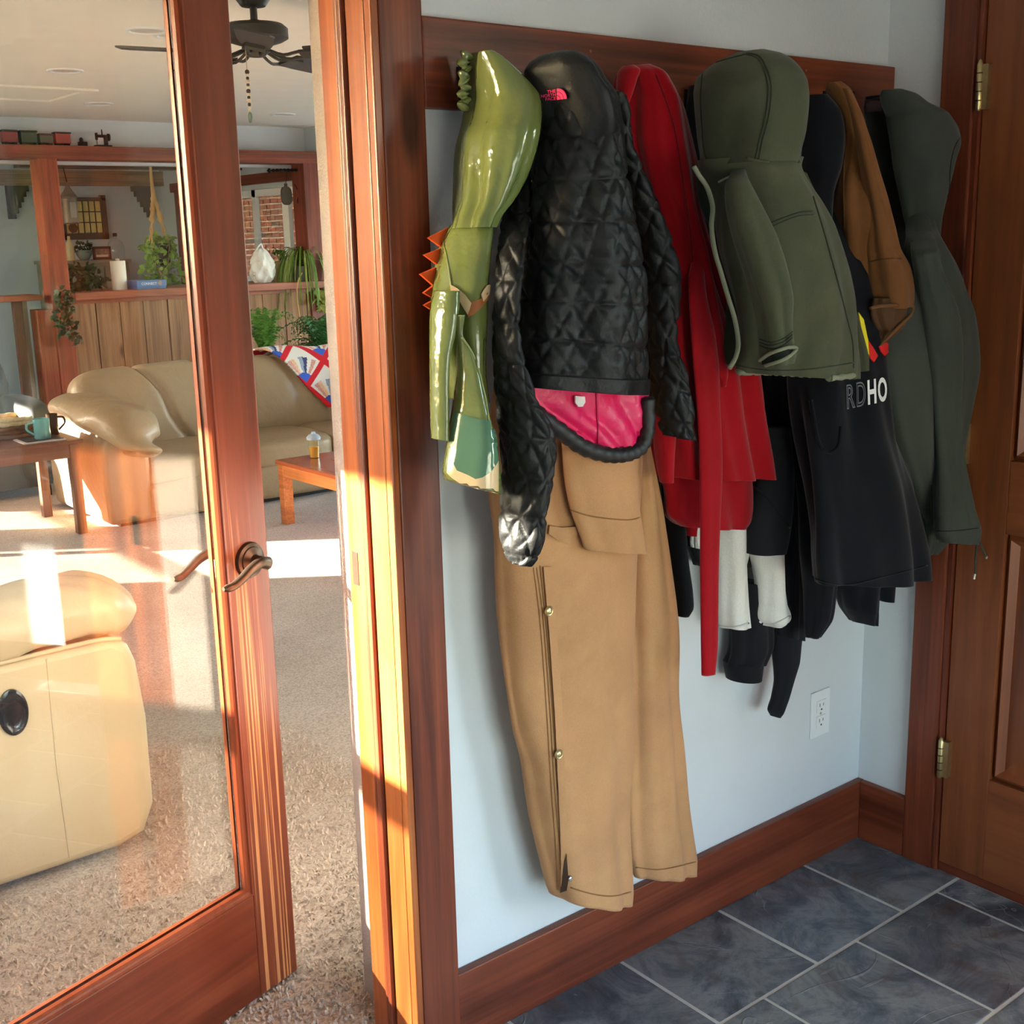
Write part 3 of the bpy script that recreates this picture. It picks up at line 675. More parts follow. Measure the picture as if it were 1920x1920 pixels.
seam(legL, [(1070, 1664), (1110, 1676), (1150, 1680), (1183, 1672)], duckd, g, .0014, 'hem_stitching')
seam(legR, [(1192, 1626), (1240, 1630), (1304, 1616)], duckd, g, .0014, 'hem_stitching')
slv = Piece([(1040, 700, 1180, 700), (1046, 780, 1184, 800), (1052, 850, 1188, 870), (1056, 900, 1193, 915), (1066, 955, 1199, 969), (1078, 991, 1204, 1002), (1091, 1030, 1208, 1036)], d=.155, b=.03, N=110, folds=((.003, 5, 1),), noise=.003, seed=3)
slv.build('sleeve', duck, g, duckd)
seam(slv, [(1070, 956), (1110, 968), (1174, 975), (1199, 970)], duckd, g, .0013, 'cuff_seam')
patch(legL, [(1028, 985), (1052, 988), (1084, 986), (1078, 1004), (1066, 1016), (1040, 1010), (1026, 1000)], duck, g, 'pocket_flap', .004)
seam(legL, [(1028, 985), (1052, 989), (1082, 987)], duckd, g, .0012, 'pocket_edge')

# ---------------------------------------------------------------- child's raincoat
g = garment('child_raincoat', (880, 105), 'glossy olive green child\'s raincoat with orange felt spikes, leftmost on the rack', 'raincoat')
back = Piece([(880, 100, 912, 97), (871, 130, 920, 130), (868, 180, 930, 180), (864, 225, 930, 230), (856, 270, 920, 280), (850, 340, 900, 340), (845, 400, 890, 400), (846, 428, 885, 428)], d=.075, b=.03, N=80, Mn=48, noise=.004, nf=16, seed=4)
back.build('hood_lining', vin_in, g)
b = MB(); P = [(876, 101), (869, 118), (874, 132), (868, 147), (873, 160), (868, 176), (872, 190), (866, 205)]
b.tube([at(x, y, -.085) for x, y in curve(P, 40)], [.0085+.0035*math.sin(i*1.4) for i in range(40)], 10); b.build('elastic_edge', vin, g, smooth=180)
hood = Piece([(899, 96, 922, 95), (897, 104, 936, 104), (895, 119, 955, 118), (891, 150, 987, 148), (888, 182, 1008, 182), (881, 215, 1007, 222), (867, 246, 1001, 256), (864, 290, 990, 295), (865, 335, 974, 340), (863, 380, 952, 382), (852, 408, 935, 407), (846, 427, 928, 427)], d=.135, b=.075, N=120, folds=((.004, 4, .5), (.003, 7, .7)), noise=.009, nf=11, seed=5)
hood.build('hood', vin, g)
body = Piece([(846, 420, 928, 420), (832, 440, 928, 440), (821, 468, 925, 468), (811, 509, 919, 509), (805, 546, 915, 540), (804, 600, 911, 602), (805, 640, 909, 650), (812, 700, 908, 710), (822, 745, 912, 752)], d=.115, b=.06, N=110, folds=((.004, 4, .6), (.003, 7, .8)), noise=.004, seed=6)
body.build('body', vin, g, vin_in)
s1 = Piece([(812, 545, 862, 545), (804, 585, 860, 590), (803, 622, 855, 627), (803, 660, 847, 662), (803, 720, 843, 720), (803, 780, 844, 780), (805, 822, 844, 827)], d=.145, b=.045, N=90, Mn=56, noise=.003, seed=7)
s1.build('sleeve', vin, g, vin_in)
s2 = Piece([(852, 590, 872, 590), (857, 628, 868, 629), (857, 660, 885, 661), (857, 690, 898, 700), (853, 740, 911, 752), (847, 800, 928, 812), (842, 858, 934, 862), (839, 888, 934, 905), (841, 900, 932, 926)], d=.175, b=.05, N=130, Mn=80, folds=((.003, 4, 1),), noise=.0045, nf=12, seed=8)
s2.build('sleeve', vin, g, cream)
patch(s2, [(853, 772), (866, 776), (900, 786), (923, 790), (930, 830), (932, 862), (920, 884), (905, 895), (893, 898), (880, 891), (868, 886), (858, 882), (850, 866), (846, 830)], teal, g, 'sleeve_print', .0012)
patch(s2, [(846, 838), (850, 866), (858, 882), (868, 886), (880, 891), (893, 898), (905, 895), (920, 884), (932, 864), (932, 921), (916, 922), (893, 918), (868, 908), (850, 896), (840, 886)], cream, g, 'claw_print', .0012)
patch(body, [(845, 534), (858, 541), (872, 552), (886, 570), (880, 592), (874, 582), (864, 566), (848, 552)], cream, g, 'jaw_print', .0015)
patch(body, [(886, 566), (900, 560), (915, 545), (914, 560), (903, 574), (888, 590), (878, 596)], tanpr, g, 'jaw_print', .0018)
patch(body, [(900, 552), (912, 534), (916, 534), (914, 552), (904, 566)], cream, g, 'jaw_print', .0021)
light_seam = plain('olive_piping', (150, 158, 100), .3, var=.05)
seam(body, [(831, 452), (838, 480), (844, 520), (850, 570), (857, 622)], light_seam, g, .0014, 'piping')
seam(s2, [(866, 632), (884, 660), (896, 690), (906, 730), (914, 770), (918, 820)], light_seam, g, .0014, 'piping')
for (a, bq, c_) in [((831, 427), (800, 446), (824, 468)), ((820, 465), (792, 478), (816, 500)), ((812, 500), (785, 514), (806, 538)), ((806, 534), (791, 549), (804, 560)), ((805, 562), (792, 572), (804, 584))]:
    tri = [at(*q, -.075) for q in (a, bq, c_)]; tri = [np.array(p)+np.array([.006 if i != 1 else 0, 0, 0]) for i, p in enumerate(tri)]
    MB().prism(tri, (.0, -.006, 0)).build('spike', orange, g)

# ---------------------------------------------------------------- black quilted jacket
def quilt(U, V, th, s_, cell=.034, amp=.0055, seedp=0):
    """puffs between stitched lines: three families of seams make triangles"""
    out = np.full(U.shape, 9.0)
    for a in (math.radians(58), math.radians(-58), math.radians(90)):
        x = U*math.sin(a) if abs(a) < 1.5 else U*0
        q = (U*math.cos(math.radians(32))*(1 if a > 0 else -1)+V*math.sin(math.radians(32))*1.0) if abs(abs(a)-math.pi/2) > .1 else V
        per = cell if abs(abs(a)-math.pi/2) > .1 else cell*1.9
        q = q+.006*np.sin(9*U+7*V+a); d = np.abs((q/per) % 1.0-.5)*per; d = per/2-d
        out = np.minimum(out, d)
    p = amp*(1-np.exp(-out/.006))
    cr = .0022*np.sin(95*U+40*V+3*np.sin(60*V+20*U))*np.exp(-out/.009)
    return p-amp*.6+cr
g = garment('quilted_jacket', (1045, 110), 'black quilted puffer jacket with hot pink lining and pink embroidered logo', 'jacket')
jl = Piece([(985, 200, 1003, 205, .10), (975, 262, 1003, 262, .10), (954, 335, 1000, 330, .115), (938, 400, 998, 400, .15), (927, 460, 990, 455, .185), (921, 527, 984, 527), (918, 600, 978, 600), (918, 660, 985, 660), (922, 741, 1012, 745), (931, 815, 1050, 815), (938, 875, 1046, 868), (938, 928, 1038, 918), (937, 975, 1030, 968), (934, 1012, 1027, 1003), (940, 1040, 1018, 1034), (953, 1060, 1002, 1054)], d=.205, b=.055, N=230, Mn=110, noise=.004, nf=10, seed=20, disp=quilt, hem=.008)
jl.build('sleeve', puf, g, pufh)
jr = Piece([(1118, 165, 1172, 190), (1126, 215, 1181, 225), (1135, 262, 1184, 262), (1157, 331, 1211, 331), (1172, 384, 1233, 384), (1188, 431, 1249, 431), (1198, 477, 1264, 477), (1203, 527, 1274, 527), (1206, 580, 1275, 580), (1207, 634, 1274, 634), (1212, 694, 1292, 706), (1217, 756, 1303, 770), (1227, 812, 1308, 829)], d=.17, b=.055, N=210, Mn=100, noise=.004, nf=10, seed=21, disp=quilt, hem=.008)
jr.build('sleeve', puf, g, pufh)
inn = Piece([(972, 692, 1200, 694), (967, 706, 1211, 710), (968, 728, 1213, 734), (982, 756, 1216, 757), (1022, 787, 1216, 787), (1060, 814, 1213, 814), (1092, 838, 1203, 838), (1118, 847, 1192, 847)], d=.195, b=.012, N=90, Mn=90, folds=((.004, 9, .3),), noise=.005, nf=14, seed=22)
inn.build('pink_lining', pink, g, label='hot pink lining')
b = MB(); P = [(965, 722), (982, 754), (1022, 787), (1060, 815), (1092, 838), (1130, 851), (1160, 853), (1185, 848), (1204, 834), (1214, 800), (1213, 745)]
b.tube([at(x, y, -.207) for x, y in curve(P, 60)], [.0135+.0015*math.sin(i*2.1) for i in range(60)], 12); b.build('hem_binding', pufh, g, smooth=180)
seam(inn, [(1118, 738), (1120, 780), (1122, 840)], plain('pink_seam', (190, 18, 74), .5), g, .002, 'lining_seam')
patch(inn, [(1074, 742), (1093, 742), (1094, 752), (1088, 762), (1080, 763), (1074, 755)], M['white'], g, 'care_label', .004, label='small white care label')
jb = Piece([(1030, 97, 1064, 96), (1012, 101, 1080, 102), (998, 108, 1096, 112), (987, 124, 1114, 126), (985, 150, 1138, 158), (990, 188, 1160, 190), (994, 234, 1167, 235), (993, 300, 1174, 300), (991, 352, 1182, 352), (985, 443, 1192, 440), (976, 527, 1204, 527), (968, 634, 1207, 634), (962, 700, 1209, 710), (961, 724, 1209, 738)], d=.2, b=.085, N=330, Mn=180, folds=((.005, 4, .6), (.004, 7, .8)), noise=.005, nf=8, seed=23, hem=.01, hemdeep=40,
           disp=lambda U, V, th, s_: quilt(U, V, th, s_)*np.clip((s_-.1)*8, 0, 1)*np.clip((.955-s_)*60, 0, 1)+(.004 if s_ > .957 else 0))
jb.build('body', puf, g, pink)
cl = Piece([(1030, 97, 1066, 96), (1010, 100, 1084, 101), (990, 108, 1102, 113), (976, 122, 1120, 132), (976, 150, 1136, 156), (980, 178, 1154, 180), (988, 205, 1162, 208), (992, 240, 1166, 242, .2, .088), (994, 280, 1168, 282, .192, .08), (994, 325, 1168, 328, .178, .06)], d=.205, b=.09, N=130, Mn=120, folds=((.005, 4, .3), (.003, 7, .5)), noise=.006, nf=12, seed=24)
cl.build('collar', puf, g)
lg = [(1012, 170), (1064, 163), (1064, 184), (1012, 190)]
def sub(q, u0, v0, u1, v1): return [quad_map(q, u0, v0), quad_map(q, u1, v0), quad_map(q, u1, v1), quad_map(q, u0, v1)]
for t_, u0, v0, v1 in (('THE', .30, .02, .32), ('NORTH', .08, .36, .65), ('FACE', .24, .69, .98)):
    letters(cl, t_, sub(lg, u0, v0, .62, v1), pinkl, g, 'logo_lettering', weight=.02, off=.003)
def arc_poly(u0, r0, r1):
    A = [quad_map(lg, .655+.345*r1*math.sin(a), 1-r1*math.cos(a)) for a in np.linspace(0, math.pi/2, 9)]
    B = [quad_map(lg, .655+.345*r0*math.sin(a), 1-r0*math.cos(a)) for a in np.linspace(math.pi/2, 0, 9)]
    return [tuple(p) for p in A+B]
for r0, r1 in ((.74, 1.0), (.42, .68), (.04, .36)): patch(cl, arc_poly(0, r0, r1), pinkl, g, 'logo_dome', .002, 3.0, .001)
jz = seam(jr, [(1209, 650), (1212, 668), (1216, 690)], plain('zip_pull', (90, 92, 96), .4, .6), g, .0015, 'zip_pull', off=.004)

# ---------------------------------------------------------------- red wool coat with its belt
g = garment('wool_coat', (1200, 140), 'bright red wool coat with a long red belt hanging past its hem', 'coat')
rb = Piece([(1172, 124, 1218, 122), (1158, 132, 1241, 135), (1150, 160, 1260, 160), (1150, 196, 1277, 196), (1155, 259, 1292, 259), (1165, 306, 1302, 306), (1180, 368, 1309, 368), (1195, 415, 1318, 415), (1210, 462, 1332, 462), (1215, 524, 1354, 524), (1218, 600, 1395, 600), (1220, 690, 1424, 690), (1222, 790, 1436, 790), (1226, 850, 1445, 850), (1234, 893, 1450, 893)], d=.105, b=.065, N=220, Mn=120, folds=((.009, 7, .5), (.005, 12, .8)), noise=.004, nf=7, seed=30, hem=.006)
rb.build('body', redw, g, redw)
rs = Piece([(1224, 780, 1400, 780), (1232, 880, 1412, 880), (1238, 930, 1413, 925), (1244, 972, 1406, 975), (1258, 985, 1396, 988)], d=.085, b=.05, N=70, Mn=90, folds=((.006, 6, .6),), noise=.003, seed=31)
rs.build('skirt', redw, g, redw)
rin = Piece([(1276, 900, 1350, 900), (1280, 960, 1350, 960), (1282, 1004, 1348, 1002)], d=.05, b=.025, N=30, Mn=40, noise=.002, seed=32); rin.build('skirt_back', redw, g)
rl = Piece([(1222, 700, 1262, 700), (1224, 800, 1266, 800), (1229, 860, 1264, 855), (1236, 906, 1263, 902)], d=.15, b=.02, N=60, Mn=40, noise=.003, seed=33); rl.build('lapel', redw, g)
bl = Piece([(1304, 440, 1312, 440, .13), (1297, 480, 1318, 480, .15), (1290, 520, 1321, 520, .165), (1290, 560, 1326, 560), (1294, 620, 1340, 620), (1296, 662, 1348, 680), (1302, 740, 1351, 750), (1308, 830, 1354, 830), (1310, 890, 1354, 890), (1311, 951, 1351, 960), (1311, 1051, 1347, 1060), (1312, 1130, 1346, 1140), (1313, 1200, 1345, 1211), (1314, 1267, 1341, 1262)], d=.175, b=.010, N=160, Mn=36, folds=((.002, 3, 0),), noise=.002, nf=6, seed=34, hem=.003)
bl.build('belt', redw, g, label='long red belt')
bl2 = Piece([(1318, 500, 1332, 505), (1322, 560, 1345, 565), (1330, 640, 1362, 645), (1338, 700, 1366, 705), (1346, 728, 1362, 722)], d=.165, b=.012, N=60, Mn=30, noise=.002, seed=35); bl2.build('belt_loop', redw, g)
cl2 = Piece([(1166, 124, 1190, 122), (1158, 130, 1200, 130), (1154, 150, 1196, 150), (1156, 180, 1186, 180), (1160, 200, 1178, 200)], d=.17, b=.03, N=40, Mn=40, noise=.003, seed=36); cl2.build('collar', redw, g)
seam(rb, [(1230, 140), (1262, 230), (1278, 320), (1292, 420), (1300, 505)], cloth('red_fold', (130, 8, 18), .95), g, .0018, 'front_edge')

# ---------------------------------------------------------------- black tops and white fleece under the coats
g = garment('black_shirt', (1300, 165), 'black long sleeved shirt with a turned back cuff, hanging beneath the red coat', 'shirt', -.03)
k1 = Piece([(1240, 900, 1280, 900), (1246, 980, 1284, 980), (1252, 1051, 1291, 1051), (1259, 1111, 1300, 1111), (1264, 1140, 1300, 1140), (1268, 1157, 1292, 1152)], d=.055, b=.03, N=60, Mn=48, noise=.003, seed=40); k1.build('body_edge', blk2, g)
k2 = Piece([(1372, 1090, 1440, 1090), (1368, 1175, 1447, 1175), (1364, 1231, 1446, 1211), (1356, 1248, 1434, 1243)], d=.05, b=.035, N=70, Mn=56, folds=((.005, 5, .5),), noise=.003, seed=41); k2.build('sleeve', blk2, g)
k2c = Piece([(1354, 1244, 1434, 1238), (1355, 1258, 1433, 1250), (1358, 1279, 1431, 1266)], d=.05, b=.04, N=24, Mn=56, noise=.002, seed=42); k2c.build('cuff', blk2, g)
k0 = Piece([(1290, 160, 1330, 160), (1260, 400, 1420, 400), (1255, 700, 1440, 700), (1262, 950, 1440, 950), (1300, 1060, 1430, 1060)], d=.045, b=.025, N=90, Mn=60, folds=((.004, 6, .5),), noise=.003, seed=43); k0.build('body', blk2, g)
g = garment('fleece_top', (1360, 165), 'white fleece top showing two white sleeves below the red coat', 'top', -.03)
j0 = Piece([(1330, 170, 1400, 170), (1310, 500, 1400, 500), (1300, 800, 1400, 800), (1291, 960, 1400, 960), (1291, 1020, 1412, 1010), (1293, 1024, 1400, 1060)], d=.06, b=.03, N=90, Mn=60, folds=((.004, 6, .5),), noise=.003, seed=44); j0.build('body', wht, g)
j1 = Piece([(1335, 940, 1396, 940), (1336, 990, 1398, 990), (1336, 1047, 1401, 1047), (1337, 1100, 1405, 1100), (1338, 1140, 1407, 1140), (1343, 1178, 1409, 1170)], d=.085, b=.035, N=90, Mn=60, folds=((.003, 4, .5),), noise=.003, seed=45); j1.build('sleeve', wht, g, wht)
j2 = Piece([(1400, 960, 1470, 960), (1401, 1035, 1472, 1035), (1410, 1085, 1475, 1091), (1412, 1130, 1479, 1130), (1416, 1168, 1481, 1160), (1424, 1174, 1470, 1170)], d=.09, b=.035, N=80, Mn=60, folds=((.003, 4, .5),), noise=.003, seed=46); j2.build('sleeve', wht, g, wht)
seam(j1, [(1345, 1174), (1380, 1176), (1408, 1166)], plain('fleece_edge', (214, 212, 208), .9), g, .003, 'hem')
seam(j2, [(1418, 1168), (1450, 1170), (1480, 1156)], plain('fleece_edge_two', (214, 212, 208), .9), g, .003, 'hem')
g = garment('black_cardigan', (1440, 165), 'black knit cardigan with one narrow sleeve hanging lowest, left of the printed hoodie', 'cardigan', -.04)
i0 = Piece([(1400, 170, 1470, 170), (1410, 500, 1490, 500), (1425, 700, 1486, 700), (1436, 780, 1488, 780), (1449, 850, 1490, 850), (1450, 940, 1496, 940), (1468, 1040, 1504, 1040), (1462, 1120, 1508, 1120), (1450, 1190, 1508, 1199)], d=.085, b=.045, N=150, Mn=60, folds=((.004, 6, .5),), noise=.003, seed=47); i0.build('body', blk, g)
i1 = Piece([(1425, 800, 1480, 800), (1418, 870, 1486, 870), (1410, 915, 1487, 915), (1398, 971, 1484, 971), (1392, 1020, 1478, 1012), (1391, 1039, 1473, 1033)], d=.115, b=.035, N=80, Mn=60, folds=((.003, 4, .6),), noise=.003, seed=48); i1.build('sleeve', blk, g)
seam(i1, [(1412, 912), (1440, 935), (1462, 965), (1480, 990)], blk2, g, .002, 'seam')
i2 = Piece([(1450, 1130, 1508, 1130), (1444, 1175, 1507, 1190), (1442, 1231, 1503, 1239), (1446, 1283, 1491, 1278), (1441, 1315, 1482, 1307), (1436, 1333, 1472, 1338), (1442, 1342, 1466, 1345)], d=.075, b=.035, N=110, Mn=56, folds=((.003, 4, .6),), noise=.003, seed=49); i2.build('sleeve', blk, g)

# ---------------------------------------------------------------- printed black hoodie
g = garment('printed_hoodie', (1548, 190), 'black fleece hoodie with white block letters and a yellow and red print on its front', 'hoodie')
hz = Piece([(1500, 178, 1552, 180), (1496, 210, 1574, 205), (1494, 260, 1582, 250), (1496, 310, 1576, 310), (1500, 360, 1560, 360), (1504, 420, 1556, 420)], d=.17, b=.05, N=60, Mn=60, noise=.003, seed=50); hz.build('hood', navy, g)
hb = Piece([(1496, 400, 1580, 400, .14), (1480, 480, 1620, 480, .15), (1476, 560, 1640, 560, .165), (1474, 640, 1655, 640, .18), (1475, 722, 1668, 722, .20), (1483, 810, 1686, 810, .225), (1495, 899, 1711, 899, .245), (1503, 991, 1727, 985, .26), (1506, 1050, 1737, 1040, .265), (1512, 1095, 1740, 1077, .265)], d=.125, b=.075, N=180, Mn=120, folds=((.010, 5, .6), (.005, 9, .8)), noise=.004, nf=6, seed=52, hem=.008); hb.build('body', navy, g, navy2)
h1 = Piece([(1472, 700, 1520, 700, .11), (1482, 850, 1540, 850, .12), (1494, 950, 1560, 950, .14), (1500, 1040, 1574, 1040), (1506, 1110, 1570, 1110), (1507, 1160, 1562, 1160), (1509, 1198, 1540, 1190)], d=.17, b=.045, N=60, Mn=50, folds=((.004, 4, .5),), noise=.003, seed=53); h1.build('sleeve', navy, g)
h2 = Piece([(1560, 1040, 1655, 1040), (1566, 1110, 1650, 1110), (1574, 1145, 1648, 1140), (1592, 1165, 1646, 1172)], d=.15, b=.04, N=50, Mn=60, folds=((.004, 5, .5),), noise=.003, seed=54); h2.build('hem_flap', navy, g)
h3 = Piece([(1630, 1040, 1690, 1040), (1640, 1090, 1682, 1090), (1648, 1128, 1678, 1127)], d=.13, b=.03, N=30, Mn=40, noise=.003, seed=55); h3.build('hem_flap', navy, g)
Q4 = [(1585, 722), (1660, 706), (1662, 752), (1586, 768)]
letters(hb, 'R', sub(Q4, 0, 0, .22, 1), gpr, g, outline=.022); letters(hb, 'D', sub(Q4, .26, 0, .48, 1), gpr, g, outline=.022)
letters(hb, 'H', sub(Q4, .53, 0, .735, 1), wpr, g, weight=.03); letters(hb, 'O', sub(Q4, .775, 0, 1, 1), wpr, g, weight=.03)
patch(hb, [(1606, 586), (1616, 600), (1622, 630), (1628, 655), (1628, 672), (1618, 650), (1612, 620)], yel, g, 'yellow_print', .004, 3)
patch(hb, [(1624, 640), (1632, 652), (1641, 668), (1634, 680), (1627, 672)], redp, g, 'red_print', .005, 3)
patch(hb, [(1644, 650), (1664, 640), (1686, 626), (1676, 646), (1655, 668), (1648, 660)], redp, g, 'red_print', .004, 3)
seam(hb, [(1505, 1078), (1580, 1096), (1660, 1080), (1738, 1060)], navy2, g, .002, 'hem_seam')
seam(hb, [(1520, 750), (1535, 830), (1556, 848), (1572, 835), (1576, 800)], navy2, g, .004, 'pocket_edge')

# ---------------------------------------------------------------- brown canvas jacket
g = garment('canvas_jacket', (1560, 160), 'brown canvas work jacket with an open cuff, between the olive and charcoal coats', 'jacket')
bb_ = Piece([(1550, 155, 1576, 152), (1548, 165, 1592, 166), (1562, 190, 1606, 195), (1578, 220, 1618, 220), (1580, 260, 1628, 262), (1571, 304, 1640, 304), (1556, 350, 1646, 350), (1554, 390, 1652, 390), (1562, 440, 1656, 440), (1572, 520, 1658, 520), (1580, 585, 1655, 585)], d=.20, b=.05, N=140, Mn=80, folds=((.005, 5, .5), (.003, 9, .7)), noise=.004, seed=60); bb_.build('body', brown, g, brownd)
bs_ = Piece([(1580, 165, 1594, 166), (1592, 200, 1612, 205), (1604, 266, 1635, 266), (1611, 322, 1652, 322), (1617, 374, 1669, 374), (1622, 426, 1680, 426), (1626, 472, 1686, 470), (1629, 500, 1697, 495), (1630, 540, 1707, 538), (1632, 580, 1712, 573)], d=.25, b=.05, N=130, Mn=80, folds=((.004, 4, .6),), noise=.004, seed=61, hem=.005, hemdeep=30); bs_.build('sleeve', brown, g, brownd)
bi = Piece([(1632, 560, 1706, 555), (1628, 590, 1708, 588), (1632, 604, 1702, 602), (1640, 622, 1688, 618), (1648, 645, 1662, 640)], d=.255, b=.025, N=50, Mn=60, folds=((.003, 6, 0),), noise=.003, seed=62); bi.build('cuff_lining', brownd, g)
b = MB(); P = [(1632, 578), (1650, 574), (1690, 572), (1711, 574), (1708, 590), (1692, 606), (1672, 626), (1652, 646)]
b.tube([at(x, y, -.283) for x, y in curve(P, 40)], .0032, 8); b.build('cuff_edge', brown, g, smooth=180)
seam(bs_, [(1628, 492), (1655, 486), (1690, 484)], cloth('brown_thread', (104, 66, 32), .9), g, .0012, 'cuff_seam')
seam(bb_, [(1583, 222), (1586, 262), (1582, 330), (1584, 430), (1592, 520)], cloth('brown_thread_two', (104, 66, 32), .9), g, .0014, 'placket_seam')

# ---------------------------------------------------------------- charcoal green hooded coat (far right)
g = garment('hooded_coat', (1650, 185), 'charcoal green hooded coat with drawcords, rightmost on the rack by the wooden door', 'coat')
hh0 = Piece([(1622, 182, 1660, 176), (1618, 200, 1700, 200), (1626, 250, 1720, 250), (1640, 330, 1740, 330), (1660, 420, 1750, 420), (1680, 520, 1740, 520)], d=.10, b=.035, N=50, Mn=50, noise=.003, seed=70); hh0.build('hood_lining', dgrn2, g)
hh = Piece([(1655, 168, 1690, 168), (1652, 176, 1716, 178), (1655, 194, 1740, 195), (1660, 215, 1778, 213), (1664, 240, 1800, 240), (1668, 272, 1807, 268), (1672, 318, 1792, 318), (1684, 364, 1778, 364), (1697, 409, 1764, 409), (1708, 445, 1758, 442)], d=.20, b=.06, N=110, Mn=90, folds=((.006, 3, .6), (.003, 6, .8)), noise=.004, seed=71); hh.build('hood', dgrn, g)
hq = Piece([(1700, 400, 1750, 400, .2), (1690, 430, 1758, 430, .22), (1690, 447, 1768, 447), (1680, 489, 1788, 489), (1668, 541, 1809, 541), (1655, 583, 1830, 583), (1648, 640, 1842, 636), (1645, 690, 1844, 690), (1650, 760, 1828, 760), (1660, 830, 1812, 830), (1680, 900, 1806, 900, .24), (1704, 980, 1796, 980, .22), (1727, 1040, 1754, 1036, .2)], d=.255, b=.05, N=130, Mn=110, folds=((.008, 5, .5), (.004, 9, .8)), noise=.004, seed=72); hq.build('body', dgrn, g, dgrn2)
hs = Piece([(1724, 380, 1740, 380, .19), (1712, 410, 1748, 410, .215), (1704, 445, 1756, 440, .25), (1706, 470, 1758, 460), (1712, 514, 1770, 514), (1720, 580, 1790, 570), (1729, 650, 1800, 640), (1733, 720, 1806, 717), (1735, 790, 1806, 790), (1740, 860, 1811, 862), (1742, 920, 1819, 915), (1742, 960, 1828, 950), (1744, 990, 1842, 988), (1750, 1018, 1836, 1013)], d=.305, b=.045, N=190, Mn=80, folds=((.005, 4, .5), (.003, 7, .6)), noise=.004, seed=73, hem=.006); hs.build('sleeve', dgrn, g, dgrn2)
dth = cloth('charcoal_thread', (36, 39, 34), .9)
seam(hs, [(1746, 842), (1747, 900), (1748, 960), (1750, 1000)], dth, g, .0012, 'sleeve_seam')
seam(hs, [(1750, 996), (1790, 995), (1838, 990)], dth, g, .0014, 'cuff_seam')
seam(hh, [(1805, 250), (1790, 275), (1782, 310), (1780, 350), (1776, 370)], dth, g, .0012, 'hood_seam')
lab = plain('dark_label', (58, 34, 32), .7)
patch(hh0, [(1624, 186), (1650, 182), (1652, 208), (1628, 210)], lab, g, 'neck_label', .003, 6)
b = MB(); b.tube([at(x, y, -.31) for x, y in curve([(1833, 1012), (1830, 1035), (1829, 1060), (1828, 1082)], 12)], .0022, 6); dc = b.build('drawcord', dgrn, g, smooth=180)
b = MB(); b.tube([at(1828, 1076, -.31), at(1826, 1086, -.31)], .0028, 8); b.build('cord_tip', plain('cord_tip_metal', (196, 184, 168), .4, .5), dc, smooth=60)
b = MB(); b.tube([at(x, y, -.31) for x, y in curve([(1836, 1012), (1842, 1028), (1848, 1042), (1852, 1050)], 12)], .0022, 6); dc = b.build('drawcord', dgrn, g, smooth=180)
b = MB(); b.tube([at(1849, 1043, -.31), at(1853, 1053, -.31)], .0028, 8); b.build('cord_tip', plain('cord_tip_metal_two', (196, 184, 168), .4, .5), dc, smooth=60)

# ---------------------------------------------------------------- olive hooded jacket (in front)
g = garment('olive_jacket', (1400, 130), 'washed olive green canvas jacket with a seamed hood, in front of the red coat', 'jacket')
of = Piece([(1302, 308, 1350, 308), (1304, 340, 1352, 340), (1309, 378, 1356, 378), (1326, 420, 1362, 420), (1343, 475, 1372, 475), (1354, 514, 1384, 514), (1360, 562, 1394, 562), (1355, 618, 1396, 618), (1351, 650, 1396, 650), (1358, 684, 1392, 684)], d=.185, b=.03, N=90, Mn=50, noise=.003, seed=84); of.build('front_facing', cloth('olive_inside', (50, 54, 42), .93), g, olivd)
ob = Piece([(1304, 296, 1502, 300), (1306, 316, 1499, 313), (1322, 345, 1515, 346), (1334, 380, 1538, 378), (1336, 424, 1560, 416), (1342, 470, 1577, 465), (1354, 514, 1590, 510), (1367, 562, 1599, 558), (1379, 612, 1602, 618), (1384, 650, 1604, 660), (1376, 686, 1603, 690), (1380, 699, 1602, 708)], d=.265, b=.085, N=230, Mn=150, folds=((.006, 4, .6), (.005, 8, .8)), noise=.004, nf=7, seed=80, hem=.007); ob.build('body', oliv, g, olivd)
orr = Piece([(1500, 320, 1512, 330), (1512, 360, 1530, 362), (1522, 395, 1552, 400), (1538, 440, 1570, 440), (1552, 490, 1585, 490), (1566, 540, 1598, 545), (1580, 590, 1610, 595), (1590, 636, 1621, 634), (1594, 670, 1628, 668), (1596, 699, 1628, 690)], d=.255, b=.045, N=130, Mn=64, folds=((.003, 4, .6),), noise=.004, seed=81); orr.build('sleeve', oliv, g, olivd)
ol = Piece([(1374, 318, 1396, 316, .30), (1362, 345, 1404, 342, .33), (1364, 374, 1416, 370, .35), (1378, 437, 1447, 440, .365), (1393, 496, 1468, 496), (1407, 562, 1486, 560), (1416, 610, 1486, 612), (1420, 650, 1490, 645), (1422, 672, 1492, 658), (1427, 690, 1488, 674)], d=.37, b=.05, N=150, nf=8, Mn=84, folds=((.004, 4, .5),), noise=.004, seed=82, hem=.005, hemdeep=16); ol.build('sleeve', oliv, g, olivd)
oh = Piece([(1380, 97, 1432, 94), (1345, 110, 1460, 103), (1322, 124, 1478, 114), (1302, 140, 1492, 130), (1295, 165, 1507, 155), (1297, 200, 1512, 185), (1300, 228, 1510, 224), (1303, 258, 1507, 258), (1306, 285, 1502, 286), (1305, 308, 1498, 308)], d=.28, b=.095, N=130, Mn=120, folds=((.004, 3, .7), (.003, 6, .9)), noise=.005, nf=7, seed=83); oh.build('hood', oliv, g, olivd)
for pts in ([(1392, 102), (1418, 108), (1432, 130), (1440, 165), (1436, 215), (1424, 262), (1416, 298)], [(1398, 100), (1424, 106), (1438, 130), (1446, 165), (1442, 215), (1430, 262), (1422, 300)]): seam(oh, pts, olivd, g, .0014, 'hood_seam')
